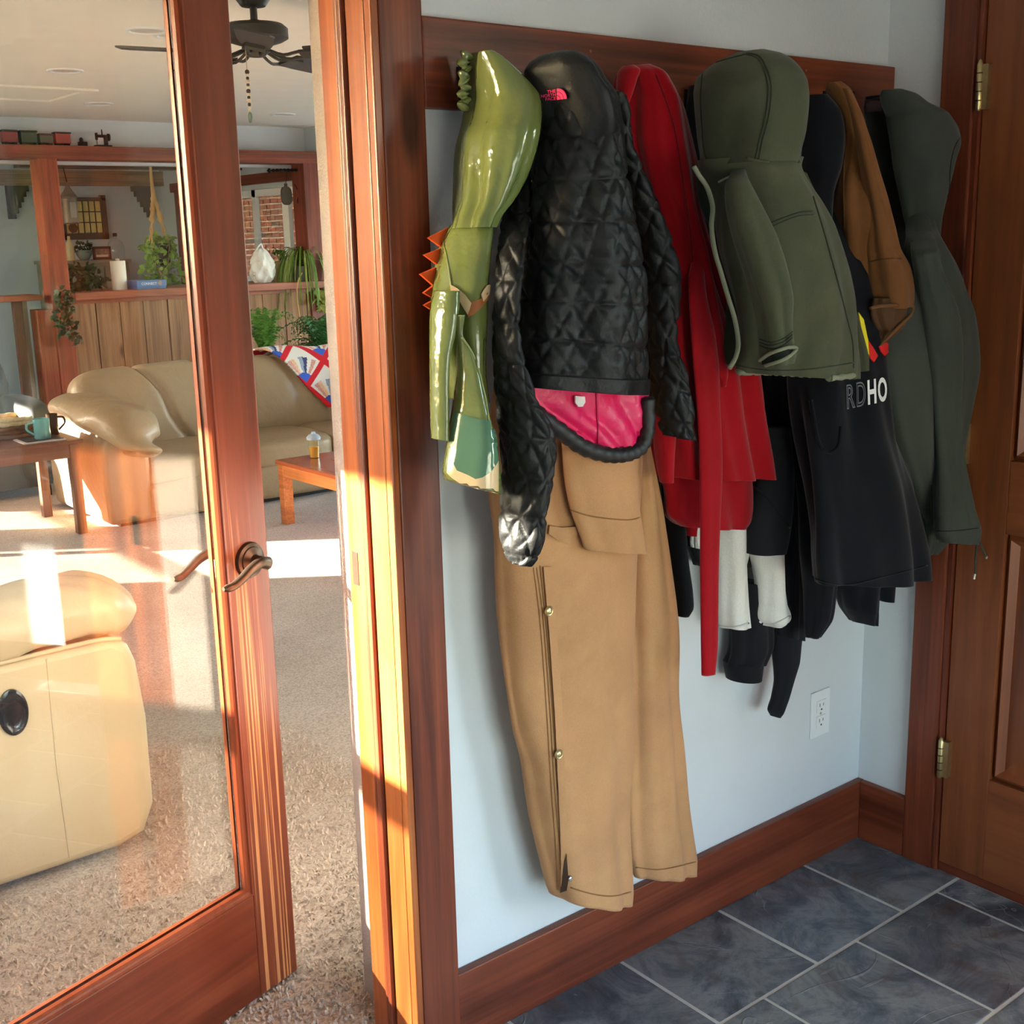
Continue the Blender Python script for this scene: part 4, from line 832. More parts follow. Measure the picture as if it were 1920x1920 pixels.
seam(oh, [(1318, 132), (1314, 180), (1316, 230), (1320, 280), (1326, 302)], olivd, g, .0013, 'hood_seam')
seam(oh, [(1312, 130), (1350, 115), (1395, 103)], olivd, g, .0011, 'hood_seam')
b = MB(); b.tube([oh.at(x, y, .001) for x, y in resample([(1400, 296), (1420, 302), (1450, 303), (1497, 303)], 40)], .0025, 8); b.build('neck_seam', oliv, g, smooth=180)
b = MB(); P = [(1301, 312), (1310, 328), (1326, 352), (1336, 388), (1334, 424), (1340, 470), (1352, 512), (1366, 560), (1378, 600), (1384, 640), (1380, 668), (1368, 690)]
b.tube([at(x, y, -.268-.02*i/90) for i, (x, y) in enumerate(curve(P, 90))], .0042, 8); b.build('front_placket', oliv_l, g, smooth=180)
seam(ob, [(1444, 418), (1470, 408), (1500, 398), (1526, 396)], olivd, g, .0014, 'yoke_seam'); seam(ob, [(1448, 424), (1472, 414), (1500, 404), (1528, 403)], olivd, g, .0012, 'yoke_seam')
seam(ob, [(1524, 368), (1546, 440), (1568, 520), (1586, 590), (1598, 640), (1600, 690)], olivd, g, .0016, 'side_seam')
seam(ob, [(1376, 684), (1440, 694), (1520, 692), (1600, 680)], olivd, g, .0014, 'hem_seam')
hemf = [(1364, 690), (1400, 700), (1450, 711), (1520, 712), (1600, 704)]
b = MB(); b.tube([ob.at(x, y, .001) for x, y in curve(hemf, 60)], [.0055+.0012*math.sin(i*1.9) for i in range(60)], 8); b.build('frayed_hem', oliv_l, g, smooth=180)
tb = patch(ob, [(1352, 332), (1378, 322), (1400, 352), (1378, 372), (1360, 360)], cloth('olive_patch', (58, 66, 48), .95), g, 'shoulder_tab', .006)
seam(ob, [(1352, 334), (1366, 326), (1382, 320)], oliv_l, g, .0018, 'tab_edge', off=.009)
for q in (-22, -16, -10): seam(ol, [(1420, 656+q), (1445, 664+q), (1470, 656+q), (1489, 640+q)], olivd, g, .0013, 'cuff_seam')
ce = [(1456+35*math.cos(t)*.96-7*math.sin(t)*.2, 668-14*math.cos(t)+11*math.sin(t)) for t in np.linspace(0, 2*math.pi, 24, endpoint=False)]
patch(ol, ce, cloth('cuff_shade', (30, 34, 28), .95), g, 'cuff_shade_patch', .0015, 5, .001)  # dark patch on the sleeve paints the shade inside the cuff
b = MB(); b.tube([ol.at(x, y, .004) for x, y in ce+[ce[0]]], .0032, 8); b.build('cuff_rim', oliv_l, g, smooth=180)
# ================================================================== living room
YBEAM = 7.2; XK = 2.75; YK = 10.35
greyw = plain('kitchen_wall', (196, 204, 206), .85, var=.05, vs=1.2)
beamw = wood('cedar_beam', 0, (92, 40, 24), (130, 60, 36), (150, 76, 48), rough=.55)
postw = wood('cedar_post', 2, (104, 44, 25), (148, 66, 38), (166, 84, 52), rough=.55)
plankw = wood('weathered_plank', 2, (104, 72, 48), (150, 108, 74), (176, 132, 94), rough=.7, lines=.25)
barw = wood('bar_top', 0, (120, 62, 40), (160, 88, 60), (180, 108, 78), rough=.4, lines=.2)
leather = plain('tan_leather', (158, 136, 106), .42, var=.08, vs=4, bump=.6, bs=26, bd=.008, spec=.4)
leather2 = plain('cream_leather', (200, 182, 148), .4, var=.05, vs=4, bump=.3, bs=110, bd=.002, spec=.4)
# walls
MB().box(XL, YK, 0, XK+.12, YK+.12, H).build('wall_kitchen', greyw, kind='structure')
kw = MB(); W0, W1, WZ0, WZ1 = 7.46, 9.86, 1.14, 1.945
kw.box(XK, 7.2, 0, XK+.12, W0, H); kw.box(XK, W1, 0, XK+.12, YK, H); kw.box(XK, W0, 0, XK+.12, W1, WZ0); kw.box(XK, W0, WZ1, XK+.12, W1, H)
kw.build('wall_kitchen_side', greyw, kind='structure')
MB().box(XK+.12, 7.2, 0, 6.3, 7.32, H).build('wall_far', M['wall'], kind='structure')
rw_ = MB(); rw_.box(6.2, TH, 0, 6.3, 1.0, H); rw_.box(6.2, 6.4, 0, 6.3, 7.2, H); rw_.box(6.2, 1.0, 2.08, 6.3, 6.4, H); rw_.build('wall_living_right', M['wall'], kind='structure')
e = empty('fill_window', (6.25, 3.7, 0), kind='structure'); fr = MB()  # unseen window, added to brighten the living room
for a in (1.0, 2.75, 4.5, 6.34): fr.box(6.21, a, 0, 6.28, a+.06, 2.08)
fr.box(6.21, 1.0, 0, 6.28, 6.4, .06); fr.box(6.21, 1.0, 2.02, 6.28, 6.4, 2.08); fr.build('window_frame', M['vinyl'], e); MB().box(6.24, 1.02, .05, 6.245, 6.38, 2.04).build('glass_pane', M['glass'], e)
portal('sky_portal', (6.33, 3.7, 1.04), (-1, 0, 0), 5.4, 2.0)
MB().box(.12, TH, 0, 6.2, TH+.02, H).build('wall_living_near', M['wall'], kind='structure')
MB().box(XL, 7.42, 2.075, XK, 7.52, H).build('wall_soffit', M['wall'], kind='structure')
e = empty('window_4', (XK+.06, (W0+W1)/2, WZ0), kind='structure'); fr = MB()
for a, b_, c_, d in ((W0, W0+.045, WZ0, WZ1), (W1-.05, W1, WZ0, WZ1), (W0, W1, WZ0, WZ0+.05), (W0, W1, WZ1-.06, WZ1), (7.84, 7.95, WZ0, WZ1), (8.43, 8.5, WZ0, WZ1), (9.15, 9.24, WZ0, WZ1)): fr.box(XK+.045, a, c_, XK+.08, b_, d)
fr.build('window_frame', M['vinyl'], e); MB().box(XK+.06, W0+.02, WZ0+.02, XK+.064, W1-.02, WZ1-.02).build('glass_pane', M['glass'], e)
tm = MB(); tm.box(XK-.02, W1, WZ0-.1, XK, W1+.14, 2.03); tm.box(XK-.02, W0-.1, WZ0-.1, XK, W1+.14, WZ0); tm.build('window_casing', M['trim_z'], e)
MB().box(XK-.06, W0-.1, 1.985, XK, W1+.14, 2.07).build('window_head_board', M['trim_y'], e)
dim_screen = bpy.data.materials['insect_screen']
MB().box(XK+.095, W0+.03, WZ0+.03, XK+.096, W1-.03, WZ1-.03).build('insect_screen', dim_screen, e)  # screen added over this window to dim the bricks outside
MB().box(5.0, 8.5, 2.62, 6.2, 19.5, 2.75).build('shade_eave', plain('shade_eave_paint', (200, 194, 186), .8), kind='structure')  # eave added above the brick wall to keep skylight off it
portal('sky_portal', (XK+.13, (W0+W1)/2, (WZ0+WZ1)/2), (-1, 0, 0), W1-W0, WZ1-WZ0)
# neighbour's brick wall outside
bw = empty('brick_wall', (5.86, 13, 0), label='red brick wall of the neighbouring house outside the kitchen window', cat='wall')
MB().box(5.86, 9.0, -.15, 6.0, 19, 2.72).build('mortar', plain('mortar', (168, 158, 148), .95, var=.06, bump=.4, bs=80), bw)
def brickmat():
    t = NT('brick'); v = t.coord(); oi = t.n('ShaderNodeObjectInfo')
    c = t.ramp(oi.outputs['Random'], [(0, lin((126, 62, 50))), (.35, lin((140, 78, 62))), (.6, lin((112, 58, 48))), (.82, lin((132, 84, 72))), (.93, lin((72, 62, 66))), (1, lin((58, 56, 64)))])
    c = t.mix(t.ramp(t.noise(v, 22, 4), [(.4, (0, 0, 0)), (.7, (.35,)*3)]), c, lin((150, 110, 96)))
    t.col(c); t.set(Roughness=.9); t.bump(t.noise(v, 60, 4), .4, .004); return t.m
BM = brickmat(); bme = MB().box(-.012, -.098, 0, .01, .098, .057, bev=.003).mesh('brick'); bme.materials.append(BM)
rest = MB(); nb = 0
for k in range(35):
    z = .02+k*.0765
    for i in range(46):
        y = 9.1+(i+(k % 2)*.5)*.213
        x_, y_ = project((5.85, y, z+.03)); vis = 1.05 < z < 2.45 and (456 < x_ < 588 or 336 < x_ < 372) and 335 < y_ < 545 and nb < 290
        if vis:
            o = bpy.data.objects.new('brick', bme); COL.objects.link(o); o.parent = bw; o.location = Vector((5.85+rnd.uniform(-.002, .002), y, z))-WORLD['brick_wall']; nb += 1
        else: rest.box(5.84, y-.098, z, 5.86, y+.098, z+.057)
rb_ = rest.build('brick_courses', BM, bw); rb_['kind'] = 'stuff'
# posts and beam of the bar
tr = empty('trim_4', (1.5, YBEAM+.08, 0), kind='structure')
MB().box(XL, YBEAM, 2.095, XK+.03, YBEAM+.2, 2.19, bev=.006).build('beam', beamw, tr)
pL0, pL1 = at(68, 400, YBEAM)[0], at(116, 400, YBEAM)[0]
MB().box(pL0+.045, YBEAM-.002, 0, pL1+.005, YBEAM+.17, 2.1, bev=.006).build('post', postw, tr)
MB().box(at(574, 400, YBEAM)[0], YBEAM+.0, 0, at(600, 400, YBEAM)[0]+.03, YBEAM+.2, 2.1, bev=.006).build('post', wood('dark_cedar_post', 2, (84, 34, 22), (116, 48, 30), (136, 62, 40), rough=.55), tr)
p0, p1 = at(105, 312, 8.6), at(330, 324, 8.6)
MB().box(p0[0]-.3, 8.55, 2.12, XK, 8.72, 2.33, bev=.004).build('beam', wood('brown_beam', 0, (52, 34, 24), (74, 50, 36), (92, 66, 48)), tr)
MB().box(-1.0, YK-.08, 2.06, XK, YK, 2.2).build('crown_board', wood('tan_board', 0, (110, 88, 66), (140, 114, 88), (160, 134, 106)), tr)
# stepped brackets
for nm, st_, mir in (('corbel', (284, 338), 1), ('corbel', (10, 330), -1)):
    q = at(*st_, YK-.06); s_ = -1 if mir > 0 else 1; x0, z0 = q[0], 2.06; m = MB()
    for i in range(6): m.box(x0, YK-.06, z0-.05*(i+1), x0+s_*(.20-.028*i), YK-.001, z0-.05*i)
    m.build(nm, plain('dark_corbel', (44, 38, 34), .7), tr)
# bar
X0 = at(143, 600, YBEAM)[0]; ztop = 1.175
bar = empty('bar', ((X0+XK)/2, YBEAM+.3, 0), label='wooden bar faced with weathered upright planks behind the sofa', cat='bar')
x = X0-.02; k = 0
while x < XK-.02:
    wd = rnd.uniform(.17, .21); MB().box(x+.003, YBEAM+.02-rnd.uniform(0, .008), .02, min(x+wd, XK-.01)-.003, YBEAM+.05, ztop-.07, bev=.003).build('plank', plankw, bar); x += wd
MB().box(X0-.02, YBEAM+.05, .0, XK-.01, YBEAM+.09, ztop-.06).build('backing', M['black'], bar)
MB().box(X0-.02, YBEAM+.005, ztop-.085, XK-.01, YBEAM+.03, ztop-.055, bev=.002).build('rail', barw, bar)
MB().box(at(140, 545, YBEAM-.08)[0], YBEAM-.08, ztop-.055, XK-.005, YBEAM+.62, ztop, bev=.005).build('countertop', barw, bar)
q0, q1 = at(97, 640, YBEAM)[0], at(142, 640, YBEAM)[0]
MB().box(q0-.08, YBEAM+.003, 0, X0-.022, YBEAM+.16, ztop-.11, bev=.004).build('end_post', postw, bar)
MB().box(q0-.22, YBEAM+.05, 0, q0-.16, YBEAM+.11, ztop-.03, bev=.003).build('leg', wood('dark_leg', 2, (56, 26, 18), (84, 38, 24), (98, 48, 30)), bar)
MB().box(q0-.15, YBEAM+.14, .4, q0-.10, YBEAM+.17, ztop-.05).build('panel', plain('grey_panel', (150, 136, 120), .8), bar)
MB().box(q0-.4, YBEAM+.02, ztop-.045, q0-.02, YBEAM+.3, ztop-.005, bev=.003).build('side_shelf', barw, bar)
# back cabinet under the leaded window
bc = empty('back_cabinet', (1.55, 10.0, 0), label='grey-brown cabinet against the kitchen back wall under the amber window', cat='cabinet')
zc = at(190, 487, 9.75)[2]; xa, xb = at(108, 500, 9.75)[0], at(247, 500, 9.75)[0]
cabm = plain('grey_brown_paint', (132, 122, 106), .7, var=.1)
MB().box(xa, 9.77, 0, xb-.02, 10.33, zc-.03).build('body', cabm, bc); MB().box(xa-.02, 9.74, zc-.03, xb, 10.34, zc, bev=.003).build('top', cabm, bc)
for i in range(3):
    a = xa+.02+(xb-xa-.06)/3*i; MB().box(a, 9.755, zc-.5, a+(xb-xa-.06)/3-.015, 9.77, zc-.06, bev=.003).build('door', cabm, bc)
# leaded window frame hanging on the back wall
YW = YK-.03
la, lb_ = at(122, 410, YW)[0], at(200, 410, YW)[0]; lz0, lz1 = at(165, 449, YW)[2], at(165, 370, YW)[2]
lw_ = empty('leaded_window', ((la+lb_)/2, YW, lz0), label='framed leaded window of square amber panes on the kitchen back wall', cat='window')
fr = MB(); fw = .05
for a, b_, c_, d in ((la-.06, lb_, lz0, lz0+.06), (la-.06, lb_, lz1-.035, lz1), (la-.06, la, lz0, lz1), (lb_-fw, lb_, lz0, lz1+.02)): fr.box(a, YW-.02, c_, b_, YW+.028, d)
fr.build('frame', plain('driftwood_frame', (92, 80, 66), .8, var=.2), lw_)
amber = plain('amber_glass', (222, 196, 126), .25, var=.18, vs=9)
cx_ = np.linspace(la, lb_-fw, 7); cz = np.linspace(lz0+.06, lz1-.035, 4)
for i in range(6):
    for jj in range(3): MB().box(cx_[i]+.004, YW, cz[jj]+.004, cx_[i+1]-.004, YW+.006, cz[jj+1]-.004, bev=.001).build('pane', amber, lw_)
fr = MB()
for i in range(1, 6): fr.box(cx_[i]-.005, YW-.004, cz[0], cx_[i]+.005, YW+.008, cz[-1])
for jj in range(1, 3): fr.box(cx_[0], YW-.004, cz[jj]-.005, cx_[-1], YW+.008, cz[jj]+.005)
fr.lathe([(.035, -.004), (.045, -.004), (.045, .004), (.035, .004), (.035, -.004)], ((cx_[1]+cx_[2])/2-.02, YW, (cz[0]+cz[1])/2), 20, axis='y'); fr.build('lead_came', plain('lead', (84, 70, 48), .6), lw_)
# things on the cabinet
def stand(name, px, Y, z, prof, m, label, cat, n=20, smooth=40):
    c = at(*px, Y); return MB().lathe(prof, (c[0], Y, z), n).build(name, m, None, (c[0], Y, z), smooth=smooth, label=label, cat=cat)
o = stand('bottle', (131, 470), 9.86, zc, [(.038, 0), (.04, .01), (.04, .12), (.03, .16), (.014, .18), (.013, .22), (.0, .222)], plain('frosted_glass', (212, 196, 146), .3), 'pale frosted bottle on the kitchen cabinet, beside the cedar post', 'bottle')
o = stand('bowl', (158, 478), 9.86, zc, [(.03, 0), (.045, .01), (.07, .05), (.075, .09), (.07, .09), (.06, .06), (0, .05)], plain('grey_glaze', (126, 138, 130), .25), 'grey glazed pot of trailing greenery on the kitchen cabinet', 'plant pot')
def leaf_blob(cx, cy, cz, rx, ry, rz, n, size, m, parent, name='foliage', seed=1, droop=0):
    r = np.random.RandomState(seed); vs = []; fs = []
    for i in range(n):
        d = r.normal(size=3); d /= np.linalg.norm(d); k = r.uniform(.4, 1)**.5; p = np.array([cx, cy, cz])+d*k*np.array([rx, ry, rz]); p[2] -= droop*(d[0]**2+d[1]**2)*.5
        a = r.normal(size=3); a -= .5*np.array([0, 0, 1]); a /= np.linalg.norm(a); bq = np.cross(a, r.normal(size=3)); bq /= np.linalg.norm(bq); nn = np.cross(a, bq); L = size*r.uniform(.7, 1.3); w_ = L*.42; b0 = len(vs)
        for (u, v, h) in ((0, 0, 0), (.35, .8, .12), (.7, .6, .1), (1, 0, -.1), (.7, -.6, .1), (.35, -.8, .12), (.5, 0, .02)): vs.append(p+a*u*L+bq*v*w_+nn*h*L)
        fs += [(b0+6, b0+q, b0+q+1) for q in range(5)]+[(b0+6, b0+5, b0)]
    vs = [(min(v[0], XK-.02), v[1], v[2]) for v in vs]; me = bpy.data.meshes.new(name); me.from_pydata([tuple(v) for v in vs], [], fs)
    f = link(name, me, m, parent, smooth=180); f['kind'] = 'stuff'; return f
def leafm(name, c, tr=.25):
    t = NT(name); v = t.coord(); c = lin(c); k = t.ramp(t.noise(v, 14, 3), [(.3, tuple(x*.6 for x in c)), (.7, tuple(min(1, x*1.35) for x in c))]); t.col(k); t.set(Roughness=.5)
    tl = t.n('ShaderNodeBsdfTranslucent'); t.l(k, tl.inputs[0]); mx = t.n('ShaderNodeMixShader'); mx.inputs[0].default_value = tr; t.l(t.b.outputs[0], mx.inputs[1]); t.l(tl.outputs[0], mx.inputs[2]); t.l(mx.outputs[0], t.out.inputs[0]); return t.m
G1 = leafm('ivy_leaf', (62, 82, 50)); G2 = leafm('pothos_leaf', (150, 190, 74), .4); G3 = leafm('spider_leaf', (120, 150, 66), .35); G4 = leafm('fern_leaf', (96, 140, 54), .35); G5 = leafm('pale_leaf', (176, 184, 98), .4)
c = at(156, 462, 9.86); leaf_blob(c[0], 9.86, zc+.12, .09, .06, .05, 60, .04, G1, o, seed=3)
pf_ = empty('picture_frame', tuple(at(191, 484, 9.84)), label='small red-brown picture frame standing on the kitchen cabinet', cat='picture frame')
a, b_ = at(174, 475, 9.84)[0], at(208, 475, 9.84)[0]; hz = at(190, 462, 9.84)[2]
fr = MB()
for q in ((a, zc, b_, zc+.022), (a, hz-.022, b_, hz), (a, zc, a+.02, hz), (b_-.02, zc, b_, hz)): fr.box(q[0], 9.83, q[1], q[2], 9.85, q[3], bev=.002)
fr.build('frame', plain('mahogany_frame', (110, 54, 40), .5), pf_); MB().box(a+.018, 9.838, zc+.02, b_-.018, 9.848, hz-.02).build('photo_print', plain('old_print', (150, 110, 92), .6, var=.5, vs=30), pf_)
MB().box(a+.03, 9.836, zc+.026, b_-.03, 9.839, zc+.045).build('caption_strip', plain('caption_paper', (222, 190, 166), .7), pf_)
o = stand('glass_jug', (218, 470), 9.85, zc, [(.07, 0), (.075, .01), (.078, .12), (.06, .16), (.02, .19), (.016, .215), (.02, .222), (.014, .222), (.012, .19)], M['glass'], 'clear round-shouldered glass jug on the kitchen cabinet', 'jug')
MB().lathe([(.017, .21), (.02, .215), (.02, .24), (0, .242)], (at(218, 470, 9.85)[0], 9.85, zc), 14).build('stopper', M['iron'], o)
# lantern hanging from the brown beam
lc = at(131, 395, 8.5); ln_ = empty('hanging_lantern', (lc[0], 8.5, lc[2]-.1), label='weathered grey tin lantern with a conical top, hanging by the cedar post', cat='lantern'); tin = plain('grey_tin', (120, 116, 104), .5, .5, var=.25, vs=12)
zt, zb = at(131, 370, 8.5)[2], at(131, 420, 8.5)[2]; zp = at(122, 342, 8.5)[2]; R_ = .062
MB().lathe([(R_, zb), (R_+.006, zb+.01), (R_, zb+.012), (R_, zt-.01), (R_+.008, zt-.006), (R_+.008, zt)], (lc[0], 8.5, 0), 20).build('body', tin, ln_, smooth=40)
MB().lathe([(R_+.01, zt), (R_*.6, zt+.05), (.016, zp-.03), (.01, zp), (0, zp+.004)], (lc[0], 8.5, 0), 20).build('conical_top', tin, ln_, smooth=40)
MB().box(lc[0]-.02, 8.5-R_-.008, zb+.05, lc[0]+.03, 8.5-R_+.01, zt-.04).build('lantern_door', plain('tin_door', (140, 136, 122), .4, .5), ln_)
MB().tube([(lc[0], 8.5, zp), (lc[0], 8.56, 2.14)], .004, 6).build('hanging_wire', M['iron'], ln_)
# macrame planter
pc0 = at(300, 470, 8.3); mp_ = empty('hanging_planter', (pc0[0], 8.3, pc0[2]), label='bright green trailing pothos in a beige macrame hanger above the bar', cat='hanging plant')
jute = cloth('jute', (206, 166, 106), .9, bs=90); topz = H-.002; zpot = at(300, 470, 8.3)[2]; m = MB()
for a in (0, 1.57, 3.14, 4.71):
    e_ = np.array([pc0[0]+.10*math.cos(a+.5), 8.3+.10*math.sin(a+.5), zpot+.05]); s_ = np.array([pc0[0]-.015, 8.3, zpot+.44]); pts = [s_+(e_-s_)*t+np.array([.004*math.cos(30*t+a), .004*math.sin(30*t+a), 0]) for t in np.linspace(0, 1, 24)]
    m.tube(pts, [.016+.008*abs(math.sin(t*7)) if t < 3 else .008 for t in np.linspace(0, 6, 24)], 6); m.tube([e_, (pc0[0]+.07*math.cos(a+.5), 8.3+.07*math.sin(a+.5), zpot-.12), (pc0[0], 8.3, zpot-.2)], .006, 6)
m.tube([(pc0[0]-.015, 8.3, zpot+.43), (pc0[0]-.02, 8.3, zpot+.56), (pc0[0]-.02, 8.3, topz)], [.022, .014, .008], 8); m.build('macrame_hanger', jute, mp_, smooth=60)
MB().lathe([(.06, -.12), (.075, -.1), (.10, .04), (.105, .06), (.095, .06), (.085, .03), (0, .03)], (pc0[0], 8.3, zpot), 20).build('pot', plain('brown_glaze', (58, 52, 46), .35), mp_, smooth=40)
leaf_blob(pc0[0], 8.3, zpot+.02, .15, .13, .10, 190, .065, G2, mp_, seed=5); leaf_blob(pc0[0]-.02, 8.28, zpot-.16, .13, .1, .17, 170, .06, G2, mp_, seed=6); leaf_blob(pc0[0]+.13, 8.25, zpot-.22, .03, .03, .2, 40, .055, G2, mp_, 'trailing_vine', seed=7); leaf_blob(pc0[0], 8.25, zpot-.32, .10, .06, .06, 90, .055, G2, mp_, 'trailing_vine', seed=8)
# things on the bar
Yb = YBEAM+.12
iv = empty('ivy_plant', tuple(at(145, 540, Yb)[:2])+(ztop,), label='dark green ivy trailing over the end of the bar by the cedar post', cat='plant')
c = at(150, 515, Yb); MB().lathe([(.06, 0), (.085, .1), (.09, .12), (.08, .12), (0, .1)], (c[0]-.02, Yb+.1, ztop), 18).build('pot', plain('dark_pot', (48, 44, 40), .5), iv)
leaf_blob(c[0]+.0, Yb+.03, ztop+.10, .14, .10, .10, 230, .05, G1, iv, seed=11); leaf_blob(c[0]+.09, Yb+.03, ztop+.07, .12, .08, .05, 90, .045, G1, iv, seed=12)
for (x_, y_, sx, sz, n_, sd) in ((120, 560, .06, .10, 70, 13), (112, 590, .05, .10, 60, 14), (128, 612, .06, .06, 40, 15), (138, 632, .03, .05, 24, 16), (116, 626, .02, .02, 6, 17), (148, 636, .015, .02, 4, 18)):
    c2_ = at(x_, y_, YBEAM-.09); leaf_blob(c2_[0], YBEAM-.11, c2_[2], sx, .03, sz, n_, .045, G1, iv, 'trailing_vine', seed=sd)
c = at(223, 520, Yb); pr_ = empty('paper_roll', (c[0], Yb, ztop), label='upright white paper towel roll standing on the bar', cat='paper towel'); rr = .054; hh_ = at(223, 489, Yb)[2]-ztop
MB().lathe([(.02, 0), (rr, 0), (rr+.001, .004), (rr+.001, hh_-.004), (rr, hh_), (.02, hh_), (.018, hh_-.03)], (c[0], Yb, ztop), 28).build('roll', plain('paper_white', (240, 234, 218), .9, var=.02), pr_, smooth=40)
MB().lathe([(.016, 0), (.016, hh_+.015), (.0, hh_+.018)], (c[0], Yb, ztop), 12).build('holder_post', plain('holder', (190, 180, 160), .4), pr_)
a, b_ = at(258, 540, YBEAM-.02)[0], at(312, 540, YBEAM-.02)[0]; z1 = at(285, 526, YBEAM-.02)[2]
bx = empty('game_box', ((a+b_)/2, YBEAM, ztop), label='flat blue board game box lying on the bar under the hanging plant', cat='box')
MB().box(a, YBEAM-.02, ztop, b_, YBEAM+.2, z1-.0, bev=.002).build('box_base', plain('blue_card', (70, 106, 160), .5, var=.08), bx)
MB().box(a-.003, YBEAM-.023, ztop+.018, b_+.003, YBEAM+.203, z1+.003, bev=.002).build('box_lid', plain('blue_lid', (84, 120, 172), .45, var=.15, vs=20), bx)
V, Fc = text_mesh('CONNECT 4', weight=.02); lo_, hi = V.min(0), V.max(0); m = MB(); s_ = (V-lo_)/(hi-lo_+1e-9); m.add([(a+.03+(b_-a)*.62*p[0], YBEAM-.0255, ztop+.03+(z1-ztop-.042)*p[1]) for p in s_], Fc); m.build('lettering', plain('box_print', (214, 224, 236), .5), bx)
MB().box(a+(b_-a)*.72, YBEAM-.0255, ztop+.024, a+(b_-a)*.84, YBEAM-.0225, z1-.004).build('print_patch', plain('print_tan', (170, 150, 130), .5), bx)
# white carrier bag
c = at(492, 505, Yb); m = MB(); r = np.random.RandomState(4)
hb_ = at(492, 466, Yb)[2]-ztop; prof = [(.055, 0), (.082, .03), (.09, .08), (.088, hb_*.5), (.075, hb_*.72), (.05, hb_*.9), (.02, hb_)]
vs = []; nn_ = 40
for i, (rr, z) in enumerate([(np.interp(t, [p[1] for p in prof], [p[0] for p in prof]), t) for t in np.linspace(0, hb_, 22)]):
    for q in range(nn_):
        th = 2*math.pi*q/nn_; k = 1+.10*math.sin(5*th+i*.35)+.07*math.sin(9*th-i*.5)+.05*r.uniform(-1, 1); vs.append((c[0]+rr*k*math.cos(th)*1.1, Yb+rr*k*math.sin(th)*.9, ztop+.001+z))
m.add(vs, [(i*nn_+q, i*nn_+(q+1) % nn_, (i+1)*nn_+(q+1) % nn_, (i+1)*nn_+q) for i in range(21) for q in range(nn_)]+[tuple(range(nn_)), tuple(21*nn_+q for q in range(nn_))])
bag = m.build('plastic_bag', plain('thin_white_plastic', (236, 232, 224), .45, var=.04), None, (c[0], Yb, ztop), smooth=35, label='crumpled white plastic carrier bag standing on the bar', cat='bag')
m = MB(); m.tube(curve([(c[0]+.02, Yb, ztop+hb_-.03), (c[0]-.0, Yb, ztop+hb_+.035), (c[0]-.05, Yb, ztop+hb_-.02)], 10), .008, 6); m.build('bag_handle', bag.data.materials[0], bag, smooth=60)
c = at(527, 530, Yb+.1); jar = MB().lathe([(.045, 0), (.06, .02), (.066, .1), (.062, .14), (.05, .155), (.055, .165), (.045, .165), (.04, .14), (0, .13)], (c[0], Yb+.1, ztop), 22).build('stoneware_jar', plain('buff_stoneware', (170, 142, 104), .4), None, (c[0], Yb+.1, ztop), smooth=40, label='buff stoneware crock with stems in it, right of the white bag', cat='jar')
leaf_blob(c[0], Yb+.1, ztop+.22, .05, .05, .04, 30, .04, G4, jar, seed=21)
m = MB()
for q in range(5):
    a_ = q*1.3; m.tube(curve([(c[0], Yb+.1, ztop+.13), (c[0]+.04*math.cos(a_), Yb+.1, ztop+.26), (c[0]+.10*math.cos(a_), Yb+.1+.03*math.sin(a_), ztop+.27-.05*(q % 3))], 8), .003, 5)
m.build('stem', plain('dry_stem', (74, 62, 44), .8), jar)
# spider plant
c = at(575, 515, Yb); sp = empty('spider_plant', (c[0], Yb, ztop), label='spider plant with long drooping striped leaves at the right end of the bar', cat='plant')
MB().lathe([(.06, 0), (.065, .005), (.085, .11), (.088, .12), (.08, .12), (0, .1)], (c[0]-.05, Yb, ztop), 20).build('pot', plain('grey_pot', (138, 132, 122), .6), sp, smooth=40)
r = np.random.RandomState(9)
for i in range(84):
    a_ = r.uniform(0, 6.28); L = r.uniform(.22, .42); up = r.uniform(.06, .18); base = np.array([c[0]-.02, Yb, ztop+.11]); dr = np.array([math.cos(a_), math.sin(a_)*.7-.25, 0])
    P = curve([base, base+dr*L*.3+np.array([0, 0, up]), base+dr*L*.6+np.array([0, 0, up*.5]), base+dr*L*.75+np.array([0, 0, up-L*.75]), base+dr*L*.8+np.array([0, 0, up-L*1.15])], 10); sd = np.array([-dr[1], dr[0], 0]); sd /= np.linalg.norm(sd)+1e-9
    vs = []
    for k_, p in enumerate(P): w_ = .0062*math.sin(math.pi*min(1, (k_+1.2)/11))**.6; vs += [p-sd*w_, p+np.array([0, 0, -.003]), p+sd*w_]
    me = bpy.data.meshes.new('leaf'); me.from_pydata([tuple(v) for v in vs], [], [(3*k_+q, 3*k_+q+1, 3*k_+q+4, 3*k_+q+3) for k_ in range(9) for q in range(2)])
    vv = [v for v in me.vertices if v.co.x > XK-.03]
    for v in vv: v.co.x = XK-.03
    link('leaf', me, G3 if i % 3 else G5, sp, smooth=180)
c = at(596, 520, Yb-.05); yp = empty('yellow_plant', (c[0]+.05, Yb-.02, ztop), label='yellow-green drooping plant half hidden by the door frame, right of the spider plant', cat='plant')
MB().lathe([(.05, 0), (.07, .09), (.065, .09), (0, .08)], (c[0]+.05, Yb+.05, ztop), 18).build('pot', plain('clay_pot', (120, 80, 60), .7), yp)
leaf_blob(c[0]+.02, Yb-.02, ztop+.05, .10, .08, .12, 150, .08, G5, yp, seed=31, droop=.1); leaf_blob(c[0]+.0, Yb-.14, ztop-.14, .07, .03, .1, 60, .07, G5, yp, seed=32)
